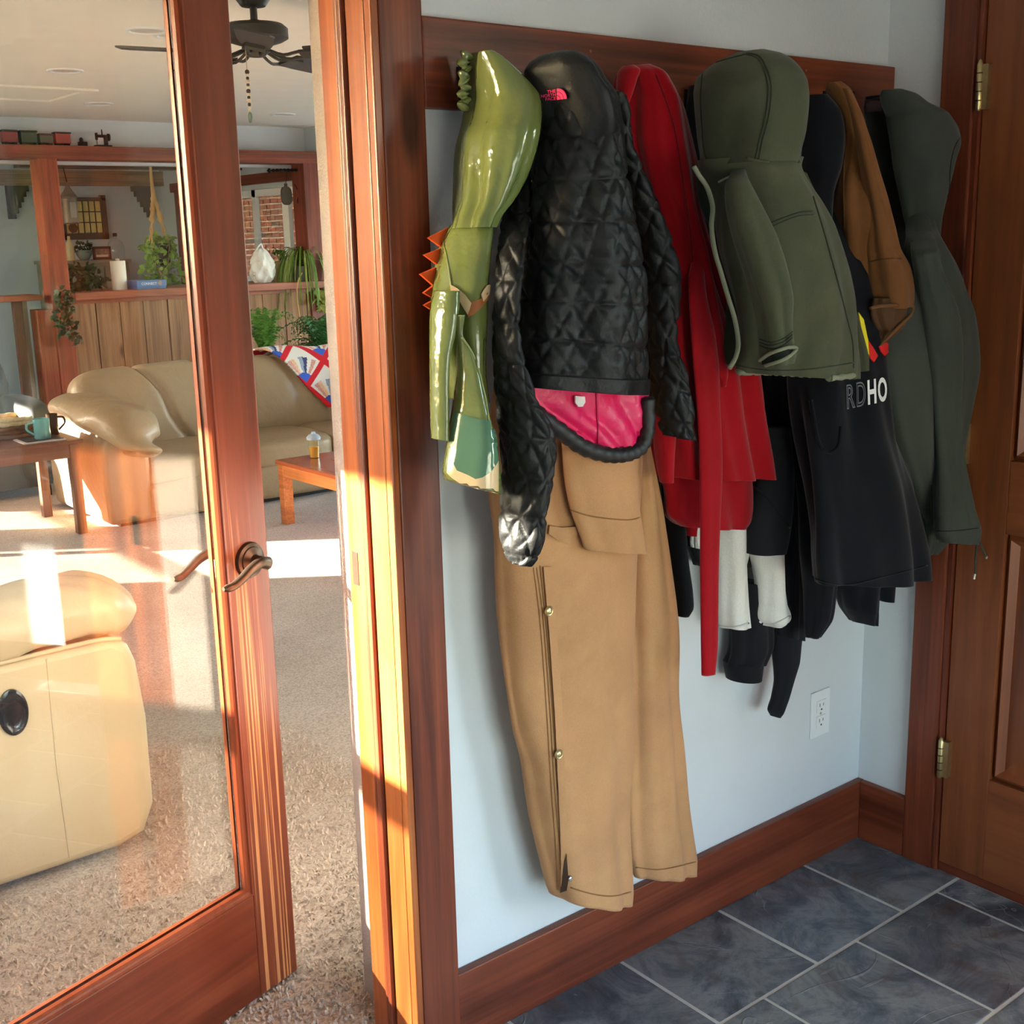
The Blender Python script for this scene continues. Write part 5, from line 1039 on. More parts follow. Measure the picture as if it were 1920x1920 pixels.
def fern(name, px, Y, spread, hgt, n, label, mat_, seed):
    c = at(*px, Y); zb = .0; e_ = empty(name, (c[0], Y, zb), label=label, cat='fern'); zp = c[2]-.30
    MB().lathe([(.10, 0), (.11, .01), (.14, zp-.02), (.15, zp), (.14, zp), (0, zp-.03)], (c[0], Y, 0), 20).build('plant_stand', plain(name+'_stand', (70, 52, 40), .7), e_, smooth=40)
    r = np.random.RandomState(seed); vs = []; fs = []
    for i in range(n):
        a_ = r.uniform(0, 6.28); L = spread*r.uniform(.6, 1.1); up = hgt*r.uniform(.6, 1.15); b0 = np.array([c[0], Y, zp]); d = np.array([math.cos(a_), math.sin(a_), 0])
        P = curve([b0, b0+d*L*.25+np.array([0, 0, up*.65]), b0+d*L*.6+np.array([0, 0, up*.95]), b0+d*L*1.05+np.array([0, 0, up*.80])], 16); sd = np.array([-d[1], d[0], 0])
        for k_ in range(1, 15):
            w_ = .045*math.sin(math.pi*k_/15.5)+.008; t_ = P[k_+1]-P[k_]
            for s2_ in (-1, 1):
                q = len(vs); vs += [P[k_], P[k_]+sd*s2_*w_*.5+t_*.55+np.array([0, 0, .006]), P[k_]+sd*s2_*w_+t_*.5-np.array([0, 0, .01]), P[k_]+sd*s2_*w_*.5-t_*.05]; fs.append((q, q+1, q+2, q+3))
    me = bpy.data.meshes.new('fronds'); me.from_pydata([tuple(v) for v in vs], [], fs); f = link('fronds', me, mat_, e_, smooth=180); f['kind'] = 'stuff'
fern('light_fern', (497, 625), 6.6, .24, .46, 34, 'light green fern behind the sofa, left of the hanging cord', G4, 41)
fern('dark_fern', (606, 628), 6.6, .32, .42, 46, 'fuller dark green fern behind the sofa, beside the door frame', leafm('dark_fern_leaf', (64, 112, 52)), 42)
m = MB(); m.tube(curve([at(566, 512, 7.22), at(558, 530, 7.10), at(557, 560, 7.08), at(562, 600, 7.08), at(563, 640, 7.08)], 20), .006, 6); m.build('hanging_cord', jute, sp, smooth=60)
# iron bracket with a hanging wooden plaque
a = at(577, 318, YBEAM+.1); hk_ = empty('iron_bracket', tuple(a), label='black wrought iron bracket with a leaf point on the right hand bar post', cat='bracket'); b_ = at(500, 320, YBEAM+.1); m = MB()
pts = [a+(b_-a)*t for t in np.linspace(0, .92, 30)]; m.tube(pts, [.011+.004*math.sin(i*2.2) for i in range(30)], 8); m.tube([a+(b_-a)*.90, a+(b_-a)*.94, b_], [.006, .02, .001], 8); m.tube([at(570, 308, YBEAM+.1), at(566, 318, YBEAM+.1), at(570, 332, YBEAM+.1)], .016, 8); m.build('arm', M['iron'], hk_)
c = at(538, 367, YBEAM+.1); pq = empty('hanging_plaque', tuple(c), label='dark oval wooden board hanging in front of the kitchen window', cat='board'); poly = []
for t in np.linspace(0, 2*math.pi, 32, endpoint=False): poly.append((c[0]+.047*np.sign(math.cos(t))*abs(math.cos(t))**.7, c[1], c[2]+.072*np.sign(math.sin(t))*abs(math.sin(t))**.75))
MB().prism(poly, (0, .018, 0)).build('board', plain('dark_board', (78, 66, 48), .7, var=.2), pq); MB().box(c[0]-.012, c[1], c[2]+.07, c[0]+.012, c[1]+.016, c[2]+.095, bev=.003).build('handle_tab', plain('dark_tab', (70, 58, 42), .7), pq); MB().tube([(c[0], c[1]+.008, c[2]+.09), at(538, 322, YBEAM+.108)], .003, 5).build('hanging_loop', M['iron'], pq)
m = MB(); m.tube([at(x_, y_, YBEAM+.12) for x_, y_ in curve([(552, 345), (560, 362), (558, 378), (566, 392), (564, 402)], 24)], .004, 6); m.build('wire_twist', M['iron'], None, smooth=60, label='thin twisted wire hanging beside the right hand bar post', cat='wire')
q = at(612, 351, 7.19); m = MB(); m.tube([(q[0], 7.199, q[2]), (q[0]-.01, 7.14, q[2]-.004), (q[0]-.012, 7.12, q[2]+.012)], .006, 8); m.build('wall_hook', M['iron'], None, smooth=60, label='small black hook on the far living room wall', cat='hook')
# toys on the beam
zbm = 2.19; Yt = YBEAM+.1
def car(px0, px1, pyt, body, label, roof=True):
    a, b_ = at(px0, 262, Yt)[0], at(px1, 262, Yt)[0]; zt_ = at((px0+px1)/2, pyt, Yt)[2]; e_ = empty('toy_train_car', ((a+b_)/2, Yt, zbm), label=label, cat='toy train'); h_ = zt_-zbm
    MB().box(a, Yt-.035, zbm+.018, b_, Yt+.035, zt_-.012, bev=.004).build('body', body, e_)
    MB().box(a-.004, Yt-.038, zt_-.013, b_+.004, Yt+.038, zt_, bev=.003).build('roof', plain('toy_roof', (52, 44, 40), .7), e_)
    MB().box(a+.004, Yt-.02, zbm+.01, b_-.004, Yt+.02, zbm+.02).build('chassis', M['iron'], e_)
    for s_ in (.2, .8):
        for yy in (-.03, .026): MB().lathe([(.014, 0), (.014, .005)], (a+(b_-a)*s_, Yt+yy, zbm+.0145), 12, axis='y').build('wheel', M['iron'], e_)
car(3, 31, 244, plain('toy_red', (150, 70, 60), .6), 'faded red toy train car, first from the left on the beam')
car(37, 67, 245, plain('toy_green', (62, 70, 54), .6), 'tall dark green toy train car on the beam above the cedar post')
car(72, 97, 251, plain('toy_sage', (80, 88, 64), .6), 'low sage green toy train car on the beam, between the dark green and red ones')
car(102, 130, 248, plain('toy_brick', (156, 64, 54), .6), 'red toy caboose on the beam, right of the low sage green car')
c = at(154, 260, Yt); m = MB(); m.box(c[0]-.03, Yt-.02, zbm, c[0]+.03, Yt+.02, zbm+.035, bev=.006); m.lathe([(.014, 0), (.014, .02), (.006, .03), (0, .03)], (c[0]-.008, Yt, zbm+.034), 12); m.build('iron_trinket', M['iron'], None, label='small dark iron trinket on the beam, left of the sewing machine', cat='ornament')
c = at(192, 260, Yt); sm_ = empty('miniature_sewing_machine', (c[0], Yt, zbm), label='miniature black iron sewing machine standing on the beam', cat='sewing machine'); w_ = .058
MB().box(c[0]-w_, Yt-.03, zbm, c[0]+w_, Yt+.03, zbm+.016, bev=.003).build('base', M['iron'], sm_); m = MB(); m.box(c[0]+.012, Yt-.014, zbm+.015, c[0]+.036, Yt+.014, zbm+.085, bev=.005); m.box(c[0]-.045, Yt-.012, zbm+.068, c[0]+.03, Yt+.012, zbm+.088, bev=.006); m.build('arm', M['iron'], sm_)
m = MB(); m.box(c[0]-.05, Yt-.011, zbm+.05, c[0]-.035, Yt+.011, zbm+.1, bev=.003); m.tube([(c[0]-.042, Yt, zbm+.05), (c[0]-.042, Yt, zbm+.02)], .003, 6); m.build('needle_head', M['iron'], sm_)
MB().lathe([(.008, -.008), (.026, -.006), (.026, .006), (.008, .008)], (c[0]+.046, Yt, zbm+.07), 18, axis='x').build('hand_wheel', M['iron'], sm_); MB().tube([(c[0], Yt, zbm+.085), (c[0], Yt, zbm+.125)], [.006, .004], 8).build('spool_pin', M['iron'], sm_)
# ------------------------------------------------------------------ sofa
SX0, SX1, SY0, SY1 = -.15, 2.15, 4.66, 5.62
sf = empty('sofa', (1.0, 5.1, 0), label='long tan leather sofa with overstuffed pillow arms in front of the bar', cat='sofa')
MB().box(SX0+.08, SY0+.05, .0, SX1-.08, SY1-.05, .03).build('plinth', M['black'], sf)
zs, zc_ = .34, .20
m = MB(); m.box(SX0+.2, SY0+.03, .02, SX1-.2, SY1-.1, zc_+.02, bev=.02); m.build('seat_base', leather, sf, smooth=40)
def armprof(x0, name):
    m = MB(); pf = []                       # rounded front, swelling outwards at the top
    for (dx, z) in ((0.01, .02), (0, .2), (0, .40), (.02, .5), (.07, .55), (.14, .55), (.20, .52), (.245, .45), (.26, .36), (.255, .2), (.25, .02)): pf.append((x0+dx, SY0, z))
    P2 = curve(pf, 40); m.prism([tuple(p) for p in P2], (0, SY1-SY0-.08, 0)); me = m.mesh(name)
    o = link(name, me, leather, sf, smooth=40); bv = o.modifiers.new('b', 'BEVEL'); bv.width = .03; bv.segments = 3; bv.limit_method = 'ANGLE'; bv.angle_limit = math.radians(50); return o
armprof(SX0, 'arm'); armprof(SX1-.26, 'arm')
def pad(pts, r, name, parent, m_, seed, sx=1.0, n=26, wr=.012, e=2.4):
    """pillow that follows a line of points with varying half width/height, wrinkled"""
    C_ = curve(pts, 46); rw = np.random.RandomState(seed); A = rw.normal(size=(5, 3))*11; ph = rw.uniform(0, 6, 5); vs = []
    Rw = np.interp(np.linspace(0, 1, 46), np.linspace(0, 1, len(r)), [q[0] for q in r]); Rh = np.interp(np.linspace(0, 1, 46), np.linspace(0, 1, len(r)), [q[1] for q in r])
    for i in range(46):
        t_ = C_[min(i+1, 45)]-C_[max(i-1, 0)]; t_ /= np.linalg.norm(t_); s_ = np.cross(t_, [0, 0, 1.0]); s_ /= np.linalg.norm(s_)+1e-9; u_ = np.cross(s_, t_)
        for q in range(n*2):
            a_ = math.pi*q/n; cx, sx_ = math.cos(a_), math.sin(a_); P = C_[i]+s_*Rw[i]*np.sign(cx)*abs(cx)**(2/e)+u_*Rh[i]*np.sign(sx_)*abs(sx_)**(2/e)
            nn = (P-C_[i]); nn = nn/(np.linalg.norm(nn)+1e-9); X = A@P+ph; vs.append(P+nn*wr*np.sin(X+np.sin(1.7*X[::-1])).sum()/2.5)
    m = MB(); k = n*2; m.add(vs, [(i*k+q, i*k+(q+1) % k, (i+1)*k+(q+1) % k, (i+1)*k+q) for i in range(45) for q in range(k)]+[tuple(range(k)), tuple(45*k+q for q in range(k))]); return m.build(name, m_, parent, smooth=180)
pad([(SX0+.12, 5.52, .58), (SX0+.12, 5.3, .615), (SX0+.12, 5.0, .60), (SX0+.13, 4.8, .585), (SX0+.15, 4.66, .545), (SX0+.18, 4.575, .47), (SX0+.20, 4.575, .40)], [(.06, .03), (.17, .07), (.18, .075), (.18, .08), (.165, .085), (.15, .07), (.10, .035)], 'arm_pad', sf, leather, 5)
pad([(SX1-.12, 5.52, .58), (SX1-.12, 5.3, .615), (SX1-.12, 5.0, .60), (SX1-.13, 4.8, .585), (SX1-.15, 4.66, .545), (SX1-.18, 4.575, .47), (SX1-.20, 4.575, .40)], [(.06, .03), (.17, .07), (.18, .075), (.18, .08), (.165, .085), (.15, .07), (.10, .035)], 'arm_pad', sf, leather, 6)
wdt = (SX1-SX0-.48)/3
for i in range(3):
    x0 = SX0+.24+wdt*i; m = MB(); m.sq((x0+wdt/2, 5.0, .275), (wdt/2+.006, .36, .085), 6, 26, wr=.06, seed=50+i); m.build('seat_cushion', leather, sf, smooth=180)
    m = MB(); m.sq((x0+wdt/2, 4.68, .125), (wdt/2+.004, .05, .10), 5, 18, wr=.05, seed=60+i); m.build('seat_front', leather, sf, smooth=180)
MB().box(SX0+.3, 5.42, .1, SX1-.3, SY1, .62, bev=.05).build('back_frame', leather, sf, smooth=40)
BC, BH, BT, BA = (5.37, .525), .275, .145, math.radians(14)
def back_form(x0, x1, creases, seed, nx=110, na=56):
    vs = []; rw = np.random.RandomState(seed); A = rw.normal(size=(5, 3))*7; ph = rw.uniform(0, 6, 5)
    for i in range(nx+1):
        t = -1+2*i/nx; X_ = (x0+x1)/2+(x1-x0)/2*t; k = max(0.02, (1-abs(t)**7))**(1/3.0)
        for j in range(na):
            th = 2*math.pi*j/na; c_, s_ = math.cos(th), math.sin(th); y_ = BT*k*np.sign(c_)*abs(c_)**.62; z_ = BH*(.25+.75*k)*np.sign(s_)*abs(s_)**.62
            v = (s_+1)/2; d = 0.0
            for xc, sl, dep, w_ in creases: d -= dep*math.exp(-((X_-xc-sl*(1-v))/w_)**2)
            d += .006*np.sin(A@np.array([X_, y_, z_])+ph).sum()/2
            f = 1+d/BT; y2, z2 = y_*f, z_*(1+d/BH)
            vs.append((X_, BC[0]+y2*math.cos(BA)+z2*math.sin(BA)*1.0, BC[1]+z2*math.cos(BA)-y2*math.sin(BA)))
    m = MB(); m.add(vs, [(i*na+j, i*na+(j+1) % na, (i+1)*na+(j+1) % na, (i+1)*na+j) for i in range(nx) for j in range(na)]+[tuple(range(na)), tuple(nx*na+j for j in range(na))]); return m
for i, (x0, x1, cr) in enumerate(((SX0+.10, 1.02, ((.34, .30, .045, .022), (.72, .22, .03, .03))), (.98, SX1-.1, ((1.25, .2, .02, .04), (1.62, .25, .04, .03))))):
    back_form(x0, x1, cr, 71+i).build('back_cushion', leather, sf, smooth=180)
# quilt over the sofa back
def quiltmats(): return [plain('quilt_red', (206, 22, 36), .9, var=.06), plain('quilt_white', (226, 220, 212), .9, var=.04), plain('quilt_blue', (52, 92, 190), .9, var=.08), plain('quilt_pink_print', (206, 150, 140), .9, var=.4, vs=120), plain('quilt_navy_print', (60, 66, 110), .9, var=.5, vs=120), plain('quilt_grey_print', (150, 160, 180), .9, var=.3, vs=120), plain('quilt_peach', (226, 184, 150), .9, var=.2, vs=100)]
def qcol(u, v):
    p = .225; su, sv = u % p, v % p; sw = .04
    if su < sw or sv < sw: return 0
    bx_, by = (su-sw)/(p-sw), (sv-sw)/(p-sw); r_ = math.hypot(bx_, by); a_ = math.atan2(by, bx_)
    if r_ < .36: return 2
    if r_ < .92 and .12 < a_ < 1.45: return [3, 1, 4, 5, 1, 6, 3][min(6, int((a_-.12)/1.33*7))]
    return 1
PCq = []
for th in np.linspace(-.35, math.pi+.25, 200):            # around the cushion from the rear over the top to the front
    c_, s_ = math.cos(th), math.sin(th); o_ = .022; y_ = (BT+o_)*np.sign(c_)*abs(c_)**.62; z_ = (BH+o_)*np.sign(s_)*abs(s_)**.62
    PCq.append((BC[0]+y_*math.cos(BA)+z_*math.sin(BA), BC[1]+z_*math.cos(BA)-y_*math.sin(BA)))
PCq = np.array(PCq); arc = np.r_[0, np.cumsum(np.linalg.norm(np.diff(PCq, axis=0), axis=1))]
ktop = int(np.argmax(PCq[:, 1])); atop = arc[ktop]
vs = []; fs = []; mi = []; idx = {}; st_ = .0065; nx, ny = int(.95/st_), int(arc[-1]/st_)
def qpos(i, j):
    X_ = 1.10+i*st_; A_ = j*st_; f_ = .008*math.sin(9*X_+5*A_)+.005*math.sin(21*A_-13*X_)+.006; q = min(len(arc)-2, int(np.searchsorted(arc, A_))); y_ = np.interp(A_, arc, PCq[:, 0]); z_ = np.interp(A_, arc, PCq[:, 1])
    n_ = np.array([y_-BC[0], z_-BC[1]]); n_ /= np.linalg.norm(n_); return (X_, y_+n_[0]*f_, z_+n_[1]*f_)
def inside_q(i, j):
    X_ = 1.10+i*st_; A_ = j*st_-atop; return (X_-1.145) > max(0, A_+.02)*.80+.012*math.sin(A_*14) and A_ < .53 and A_ > -.3 and X_ < 1.98
for i in range(nx):
    for j in range(ny):
        if all(inside_q(i+a_, j+b__) for a_, b__ in ((0, 0), (1, 0), (1, 1), (0, 1))):
            f = []
            for a_, b__ in ((0, 0), (1, 0), (1, 1), (0, 1)):
                kk = (i+a_, j+b__)
                if kk not in idx: idx[kk] = len(vs); vs.append(qpos(*kk))
                f.append(idx[kk])
            fs.append(tuple(f)); X_, A_ = 1.10+i*st_-1.56, j*st_-atop-.15; mi.append(qcol(.707*(X_-A_)+.02, .707*(-X_-A_)+.02))
me = bpy.data.meshes.new('quilt'); me.from_pydata(vs, [], fs); qo = link('quilt', me, quiltmats(), None, smooth=180); me.polygons.foreach_set('material_index', mi)
sd_ = qo.modifiers.new('thickness', 'SOLIDIFY'); sd_.thickness = .010; sd_.offset = 0
tag(qo, 'red, white and blue patchwork quilt thrown over the back of the sofa', 'quilt')
# ------------------------------------------------------------------ coffee table and cup
ctw = wood('oiled_teak', 1, (150, 84, 44), (186, 108, 58), (206, 130, 76), rough=.3, knots=False)
ctt = wood('teak_top', 1, (120, 54, 30), (150, 72, 42), (168, 90, 56), rough=.22, knots=False)
TX0, TX1, TY0, TY1, TZ = .60, 1.25, 3.0, 4.16, .352
ct = empty('coffee_table', (.92, 3.6, 0), label='low reddish wood coffee table with a glossy top in front of the sofa', cat='table')
MB().box(TX0, TY0, TZ-.022, TX1, TY1, TZ, bev=.004).build('tabletop', ctt, ct)
for q in ((TX0+.012, TY0+.03, TX0+.032, TY1-.03), (TX1-.032, TY0+.03, TX1-.012, TY1-.03), (TX0+.03, TY0+.012, TX1-.03, TY0+.032), (TX0+.03, TY1-.032, TX1-.03, TY1-.012)): MB().box(q[0], q[1], TZ-.085, q[2], q[3], TZ-.022, bev=.002).build('apron', ctw, ct)
for a_ in (TX0+.008, TX1-.063):
    for b__ in (TY0+.008, TY1-.063): MB().box(a_, b__, 0, a_+.055, b__+.055, TZ-.022, bev=.004).build('leg', ctw, ct)
c = hit(590, 858, 2, TZ); cp = empty('juice_cup', tuple(c), label='child\'s clear cup of orange juice with a pale blue domed lid on the coffee table', cat='cup')
MB().lathe([(0, .003), (.024, .003), (.027, .06), (0, .06)], (c[0], c[1], TZ), 20).build('juice', plain('orange_juice', (240, 176, 20), .2), cp, smooth=40)
MB().lathe([(.025, 0), (.033, .105), (.031, .105), (.0245, .004), (0, .002)], (c[0], c[1], TZ), 24).build('cup_body', glass('cup_plastic', (.97, .95, .85)), cp, smooth=40)
MB().lathe([(.037, .100), (.038, .112), (.026, .126), (.014, .13), (.009, .142), (0, .143)], (c[0], c[1], TZ), 24).build('lid', plain('pale_blue_lid', (176, 190, 206), .35), cp, smooth=40)
# ------------------------------------------------------------------ side table, tray, mugs, basket
stw = wood('walnut_stain', 0, (84, 44, 26), (116, 66, 42), (138, 84, 56), rough=.4, knots=False); stz = wood('walnut_leg', 2, (84, 44, 26), (120, 70, 44), (142, 88, 58), rough=.4, knots=False)
STX0, STX1, STY0, STY1 = -1.05, -.255, 4.70, 5.30; STZ = at(148, 823, 4.70)[2]
s = empty('side_table', (-.65, 5.0, 0), label='dark wooden side table with square legs at the left end of the sofa', cat='table')
MB().box(STX0-.02, STY0-.02, STZ-.02, STX1+.02, STY1+.02, STZ, bev=.004).build('tabletop', stw, s)
for q in ((STX0+.03, STY0+.006, STX1-.03, STY0+.026), (STX0+.03, STY1-.026, STX1-.03, STY1-.006), (STX0+.006, STY0+.03, STX0+.026, STY1-.03), (STX1-.026, STY0+.03, STX1-.006, STY1-.03)): MB().box(q[0], q[1], STZ-.095, q[2], q[3], STZ-.02, bev=.002).build('apron', stw, s)
for a_ in (STX0, STX1-.05):
    for b__ in (STY0, STY1-.05): MB().box(a_, b__, 0, a_+.05, b__+.05, STZ-.02, bev=.004).build('leg', stz, s)
c = at(75, 818, 4.80); ty = empty('tray', (c[0], 4.82, STZ), label='small flat tray with pink and white edges on the side table', cat='tray')
MB().box(c[0]-.11, 4.72, STZ, c[0]+.11, 4.90, STZ+.008, bev=.003).build('tray_rim', plain('tray_white', (216, 196, 188), .4), ty); MB().box(c[0]-.09, 4.735, STZ+.0078, c[0]+.10, 4.885, STZ+.011).build('tray_inlay', plain('tray_dark', (70, 60, 64), .4), ty)
def mug(px, Y, z, r, h, m_, label, side):
    c = at(*px, Y); e_ = empty('mug', (c[0], Y, z), label=label, cat='mug')
    MB().lathe([(r*.9, 0), (r, .006), (r*.96, h*.5), (r, h), (r-.004, h), (r-.006, h*.5), (r*.85, .008), (0, .008)], (c[0], Y, z), 24).build('mug_body', m_, e_, smooth=40)
    MB().tube(curve([(c[0]+side*r*.9, Y, z+h*.82), (c[0]+side*(r+.03), Y, z+h*.78), (c[0]+side*(r+.034), Y, z+h*.5), (c[0]+side*r*.92, Y, z+h*.2)], 14), .006, 8).build('mug_handle', m_, e_, smooth=60)
mug((78, 800), 4.80, STZ+.011, .042, .105, plain('teal_glaze', (108, 166, 168), .2, var=.06), 'teal glazed mug on the tray on the side table', -1)
mug((99, 800), 4.95, STZ, .030, .115, plain('dark_brown_glaze', (66, 42, 32), .25), 'dark brown mug behind the teal mug on the side table', 1)
bs = empty('woven_basket', (-.62, 5.08, STZ), label='long low basket of brown and cream wicker on the side table', cat='basket'); wk = plain('brown_wicker', (104, 64, 48), .8, var=.3, vs=60); wk2 = plain('cream_wicker', (190, 168, 134), .8, var=.2, vs=60)
for k_ in range(5):
    z = STZ+.012+k_*.022; m = MB(); P = [(-.88, 4.97, z), (-.40, 4.97, z), (-.40, 5.2, z), (-.88, 5.2, z), (-.88, 4.97, z)]; D = resample(np.array(P)[:, :2], 90); m.tube([(p[0], p[1]+.004*math.sin(i*1.6+k_*3.1), z+.002*math.cos(i*1.6)) for i, p in enumerate(D)], .012, 6); m.build('woven_band', wk2 if k_ in (3, 4) else wk, bs, smooth=60)
MB().box(-.87, 4.98, STZ, -.41, 5.19, STZ+.01).build('basket_base', wk, bs)
c = at(25, 740, 6.2); ac = empty('reflection_stand_in', (c[0]-.1, 6.2, 0), label='dark grey armchair shape behind the side table, standing in for reflections in the glass', cat='armchair'); dgc = cloth('dark_grey_stand_in', (74, 76, 80), .85, bs=120)  # made-up armchair in place of dark reflections in the door glass
ax_ = at(78, 740, 6.0)[0]
MB().box(ax_-.72, 5.85, .06, ax_-.02, 6.55, .34, bev=.04).build('seat_base', dgc, ac, smooth=40)
for a in (ax_-.80, ax_-.14): MB().sq((a+.07, 6.18, .34), (.08, .36, .25), 5, 18).build('arm', dgc, ac, smooth=180)
MB().sq((ax_-.37, 6.12, .40), (.29, .30, .08), 5, 18).build('seat_cushion', dgc, ac, smooth=180)
MB().sq((0, 0, 0), (.36, .10, .34), 4, 20, M=Matrix.Translation((ax_-.40, 6.52, .52)) @ Matrix.Rotation(math.radians(-10), 4, 'X')).build('back_cushion', dgc, ac, smooth=180)
for a in (ax_-.70, ax_-.08):
    for b_ in (5.88, 6.50): MB().box(a, b_, 0, a+.04, b_+.04, .07).build('leg', M['black'], ac)
# ------------------------------------------------------------------ recliner near the doorway
rc = empty('recliner', (-1.9, 1.6, 0), label='cream leather recliner with a black oval pull cup, seen through the door glass', cat='armchair')
RX1, RY0 = -1.372, 1.12
def side_panel(y0, th, name):
    pf = [(-2.45, .03), (-1.47, .03), (-1.405, .05), (-1.375, .12), (RX1+.0, .35), (-1.385, .50), (-1.40, .545), (-1.44, .572), (-1.60, .572), (-2.0, .565), (-2.45, .56)]
    m = MB(); m.prism([(x_, y0, z_) for x_, z_ in pf], (0, th, 0)); o = link(name, m.mesh(name), leather2, rc, smooth=40); bv = o.modifiers.new('b', 'BEVEL'); bv.width = .022; bv.segments = 4; bv.limit_method = 'ANGLE'; bv.angle_limit = math.radians(50); return o
side_panel(RY0, .24, 'arm'); side_panel(RY0+.72, .24, 'arm').location.x -= .28
pad([(-2.5, 1.23, .62), (-2.2, 1.23, .63), (-1.8, 1.23, .635), (-1.6, 1.23, .64), (-1.46, 1.23, .635), (-1.39, 1.23, .615), (-1.365, 1.23, .60)], [(.1, .05), (.125, .062), (.135, .07), (.14, .078), (.135, .075), (.10, .05), (.03, .012)], 'arm_pad', rc, leather2, 8, wr=.011)
pad([(-2.78, 1.96, .62), (-2.5, 1.96, .63), (-2.1, 1.96, .635), (-1.9, 1.96, .64), (-1.76, 1.96, .635), (-1.69, 1.96, .615), (-1.65, 1.96, .60)], [(.1, .05), (.125, .062), (.135, .07), (.14, .078), (.135, .075), (.10, .05), (.03, .012)], 'arm_pad', rc, leather2, 9, wr=.007)
m = MB(); m.tube([(x_, RY0+.004, z_) for x_, z_ in curve([(-2.4, .563), (-2.0, .568), (-1.6, .575), (-1.50, .576), (-1.45, .573), (-1.42, .566)], 40)], .006, 8); m.build('piping', leather2, rc, smooth=60)
m = MB(); m.tube([(-1.60, RY0-.0005, .56), (-1.605, RY0-.001, .3), (-1.60, RY0-.0005, .05)], .0022, 6); m.build('side_seam', leather2, rc)
MB().sq((-1.95, 1.6, .36), (.52, .26, .10), 5, 24, wr=.2, seed=3).build('seat_cushion', leather2, rc, smooth=180)
MB().sq((-1.5, 1.6, .2), (.08, .26, .16), 5, 20, wr=.2, seed=4).build('foot_rest', leather2, rc, smooth=180)
MB().sq((-2.52, 1.6, .62), (.16, .40, .42), 4, 24, wr=.3, seed=5).build('back_cushion', leather2, rc, smooth=180)
MB().box(-2.5, RY0+.09, 0, -1.5, RY0+.85, .05).build('base', plain('dark_base', (60, 36, 24), .7), rc)
c = at(25, 1336, RY0-.006); m = MB(); vs = []; ax, az = .034, .056
for k_, (s_, d_) in enumerate(((1.0, .008), (1.0, -.007), (.86, -.009), (.78, -.006), (.5, -.0045), (.0, -.004))):
    for q in range(32): a_ = 2*math.pi*q/32; vs.append((c[0]+ax*s_*math.cos(a_), RY0+d_, c[2]+az*s_*math.sin(a_)))
m.add(vs, [(k_*32+q, k_*32+(q+1) % 32, (k_+1)*32+(q+1) % 32, (k_+1)*32+q) for k_ in range(5) for q in range(32)]); m.build('pull_cup', plain('black_pull_cup', (20, 19, 19), .2), rc, smooth=50, label='black oval recliner pull cup')
# ------------------------------------------------------------------ ceiling: fan, lights, hatch
fc = hit(474, 3, 2, H-.03); fx, fy = fc[0], fc[1]; fan = empty('ceiling_fan', (fx, fy, H), label='dark bronze five bladed ceiling fan with a beaded pull chain', cat='ceiling fan'); fb = plain('fan_bronze', (58, 54, 46), .5, .4, var=.15); bl_ = plain('fan_blade', (56, 50, 50), .6)
zz = lambda y_: at(474, y_, fy)[2]
MB().lathe([(.065, H), (.065, H-.02), (.045, zz(12)), (.012, zz(14))], (fx, fy, 0), 24).build('canopy', fb, fan, smooth=40); MB().tube([(fx, fy, zz(12)), (fx, fy, zz(44))], .0135, 12).build('downrod', fb, fan, smooth=60)
z1_, z0_ = zz(44), zz(78); MB().lathe([(.02, z1_+.012), (.03, z1_), (.105, z1_-.004), (.122, z1_-.018), (.122, z0_+.012), (.10, z0_), (.06, z0_-.012), (.045, z0_-.014)], (fx, fy, 0), 32).build('motor_housing', fb, fan, smooth=40)
zs1 = zz(106); MB().lathe([(.045, z0_-.01), (.052, z0_-.02), (.052, zs1+.02), (.03, zs1), (0, zs1-.004)], (fx, fy, 0), 24).build('switch_housing', fb, fan, smooth=40)
zb_ = z0_-.04; tip = hit(240, 113, 2, zb_-.01); a0 = math.radians(170); Lb = .50
for k_ in range(5):
    a_ = a0+k_*2*math.pi/5; Mt = Matrix.Translation((fx, fy, zb_)) @ Matrix.Rotation(a_, 4, 'Z') @ Matrix.Rotation(math.radians(-12), 4, 'X'); m = MB(); poly = [(.19, -.05, 0), (.3, -.062, 0), (Lb-.03, -.068, 0), (Lb, -.05, 0), (Lb, .05, 0), (Lb-.03, .068, 0), (.3, .062, 0), (.19, .05, 0)]
    m.prism([tuple(Mt @ Vector(p)) for p in poly], Mt.to_3x3() @ Vector((0, 0, -.006))); bo = m.build('blade', bl_, fan)
    m = MB()
    for s_ in (-1, 1): m.tube([Mt @ Vector(p) for p in curve([(.05, s_*.012, .006), (.11, s_*.02, -.018), (.17, s_*.03, -.012), (.24, s_*.022, -.009)], 10)], .006, 6)
    m.box(.17, -.035, -.016, .25, .035, -.0065, M=Mt); m.build('blade_iron', fb, bo)
cx_, cy_ = at(463, 130, fy-.05)[0], fy-.05; m = MB(); m.tube([(cx_, cy_, zs1+.03), (cx_, cy_, zz(228)+.015)], .0015, 5); m.build('pull_chain', M['brass'], fan)
bd = [plain('bead_dark', (60, 36, 26), .3), plain('bead_pale', (214, 190, 156), .3), plain('bead_green', (96, 112, 96), .3)]
for i, y_ in enumerate((135, 141, 147, 153, 159, 165, 171, 177, 183, 189, 196, 203, 220)):
    MB().sq((cx_, cy_, at(463+i*.45, y_, cy_)[2]), (.0085 if i % 3 == 0 else .006,)*2+(.009 if i < 12 else .02,), 2, 8).build('bead', bd[2] if i == 12 else bd[(i//1) % 2], fan, smooth=180)
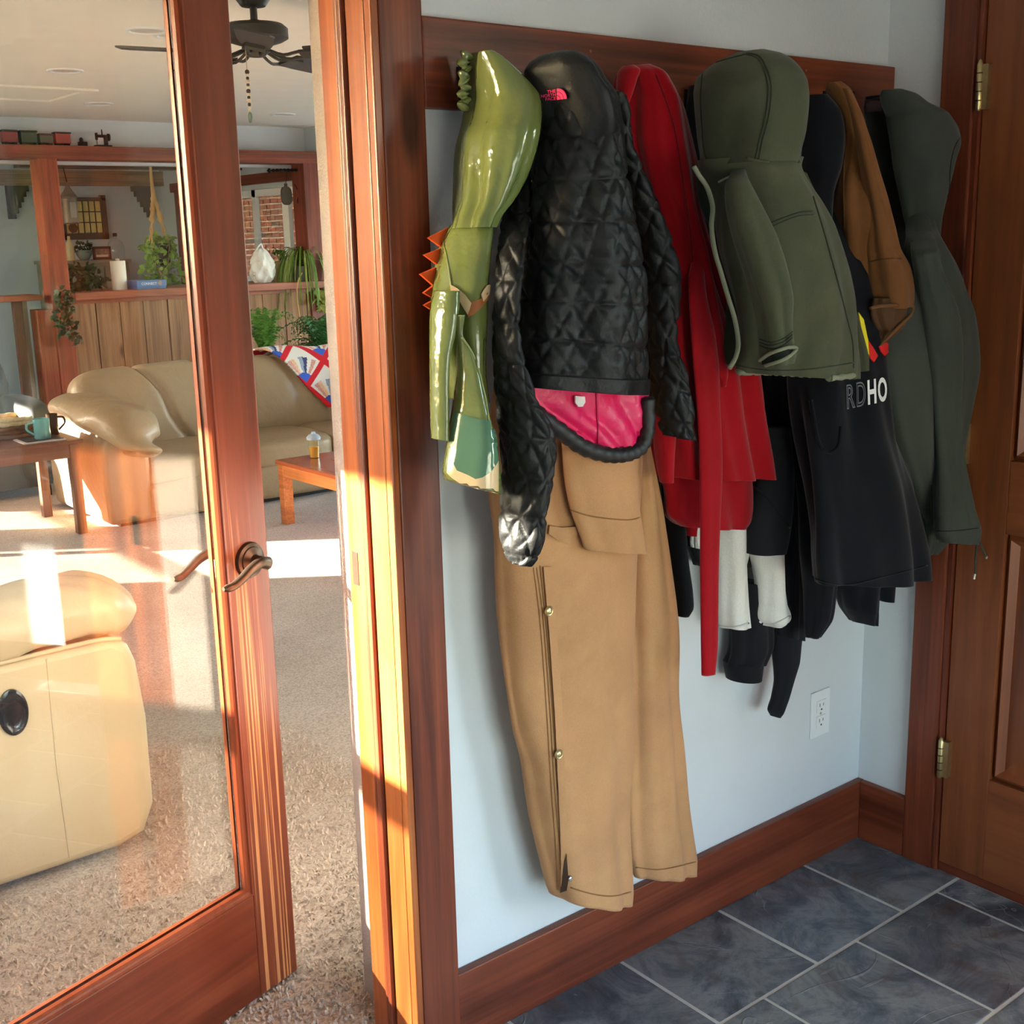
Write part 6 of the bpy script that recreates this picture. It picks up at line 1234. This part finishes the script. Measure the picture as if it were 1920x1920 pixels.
for i, (x_, y_) in enumerate(((122, 132), (275, 57), (185, 194), (530, 214), (327, 66))):
    p = hit(x_, y_, 2, H); lb2 = ['large recessed ceiling light in front of the attic hatch', 'recessed ceiling light left of the fan, nearer the doorway', 'recessed ceiling light just beyond the attic hatch', 'recessed ceiling light seen right of the door stile, beyond the fan chain', 'recessed ceiling light closest to the door stile'][i]
    e_ = empty('recessed_light', (p[0], p[1], H), label=lb2, cat='ceiling light', group='recessed lights in the living room ceiling'); R_ = .075
    MB().lathe([(R_+.018, 0), (R_+.016, -.006), (R_, -.007), (R_-.006, .0), (R_-.006, .0015)], (p[0], p[1], H), 28).build('trim_ring', M['white'], e_, smooth=40); MB().lathe([(R_-.005, -.001), (R_*.55, -.0015), (0, -.002)], (p[0], p[1], H), 28).build('lens', plain('lens', (214, 206, 192), .4), e_, smooth=40)
p1_, p2_, p3_ = hit(108, 190, 2, H), hit(184, 167, 2, H), hit(0, 186, 2, H)
hx1 = (p1_[0]+p2_[0])/2; hy1 = p1_[1]; hy0 = p2_[1]; ht = empty('attic_hatch', (hx1-.4, (hy0+hy1)/2, H), label='flat framed attic hatch in the living room ceiling', cat='hatch')
HB = min(hx1-.9, p3_[0]-.3)
m = MB(); m.box(HB, hy1-.07, H-.014, hx1, hy1, H, bev=.003); m.build('frame_board', M['ceil'], ht); m = MB(); m.box(hx1-.07, hy0, H-.014, hx1, hy1-.07, H, bev=.003); m.build('frame_board', M['ceil'], ht)
m = MB(); m.box(HB, hy0, H-.014, hx1-.07, hy0+.07, H, bev=.003); m.build('frame_board', M['ceil'], ht)
MB().box(HB, hy0+.07, H-.005, hx1-.078, hy1-.078, H-.001).build('panel', M['ceil'], ht)
# crumbs on the floor
def scrap(px, m_, label, sz):
    p = hit(*px, 2, .0); b_ = MB(); b_.prism([(p[0]-sz, p[1], .006), (p[0], p[1]-sz*.6, .007), (p[0]+sz*1.2, p[1]+sz*.1, .009), (p[0]+sz*.2, p[1]+sz*.6, .006)], (0, 0, .002)); b_.build('scrap', m_, None, label=label, cat='scrap')
scrap((452, 1899), plain('paper_crumb', (226, 206, 176), .8), 'pale crumb on the carpet by the bottom of the French door', .009)
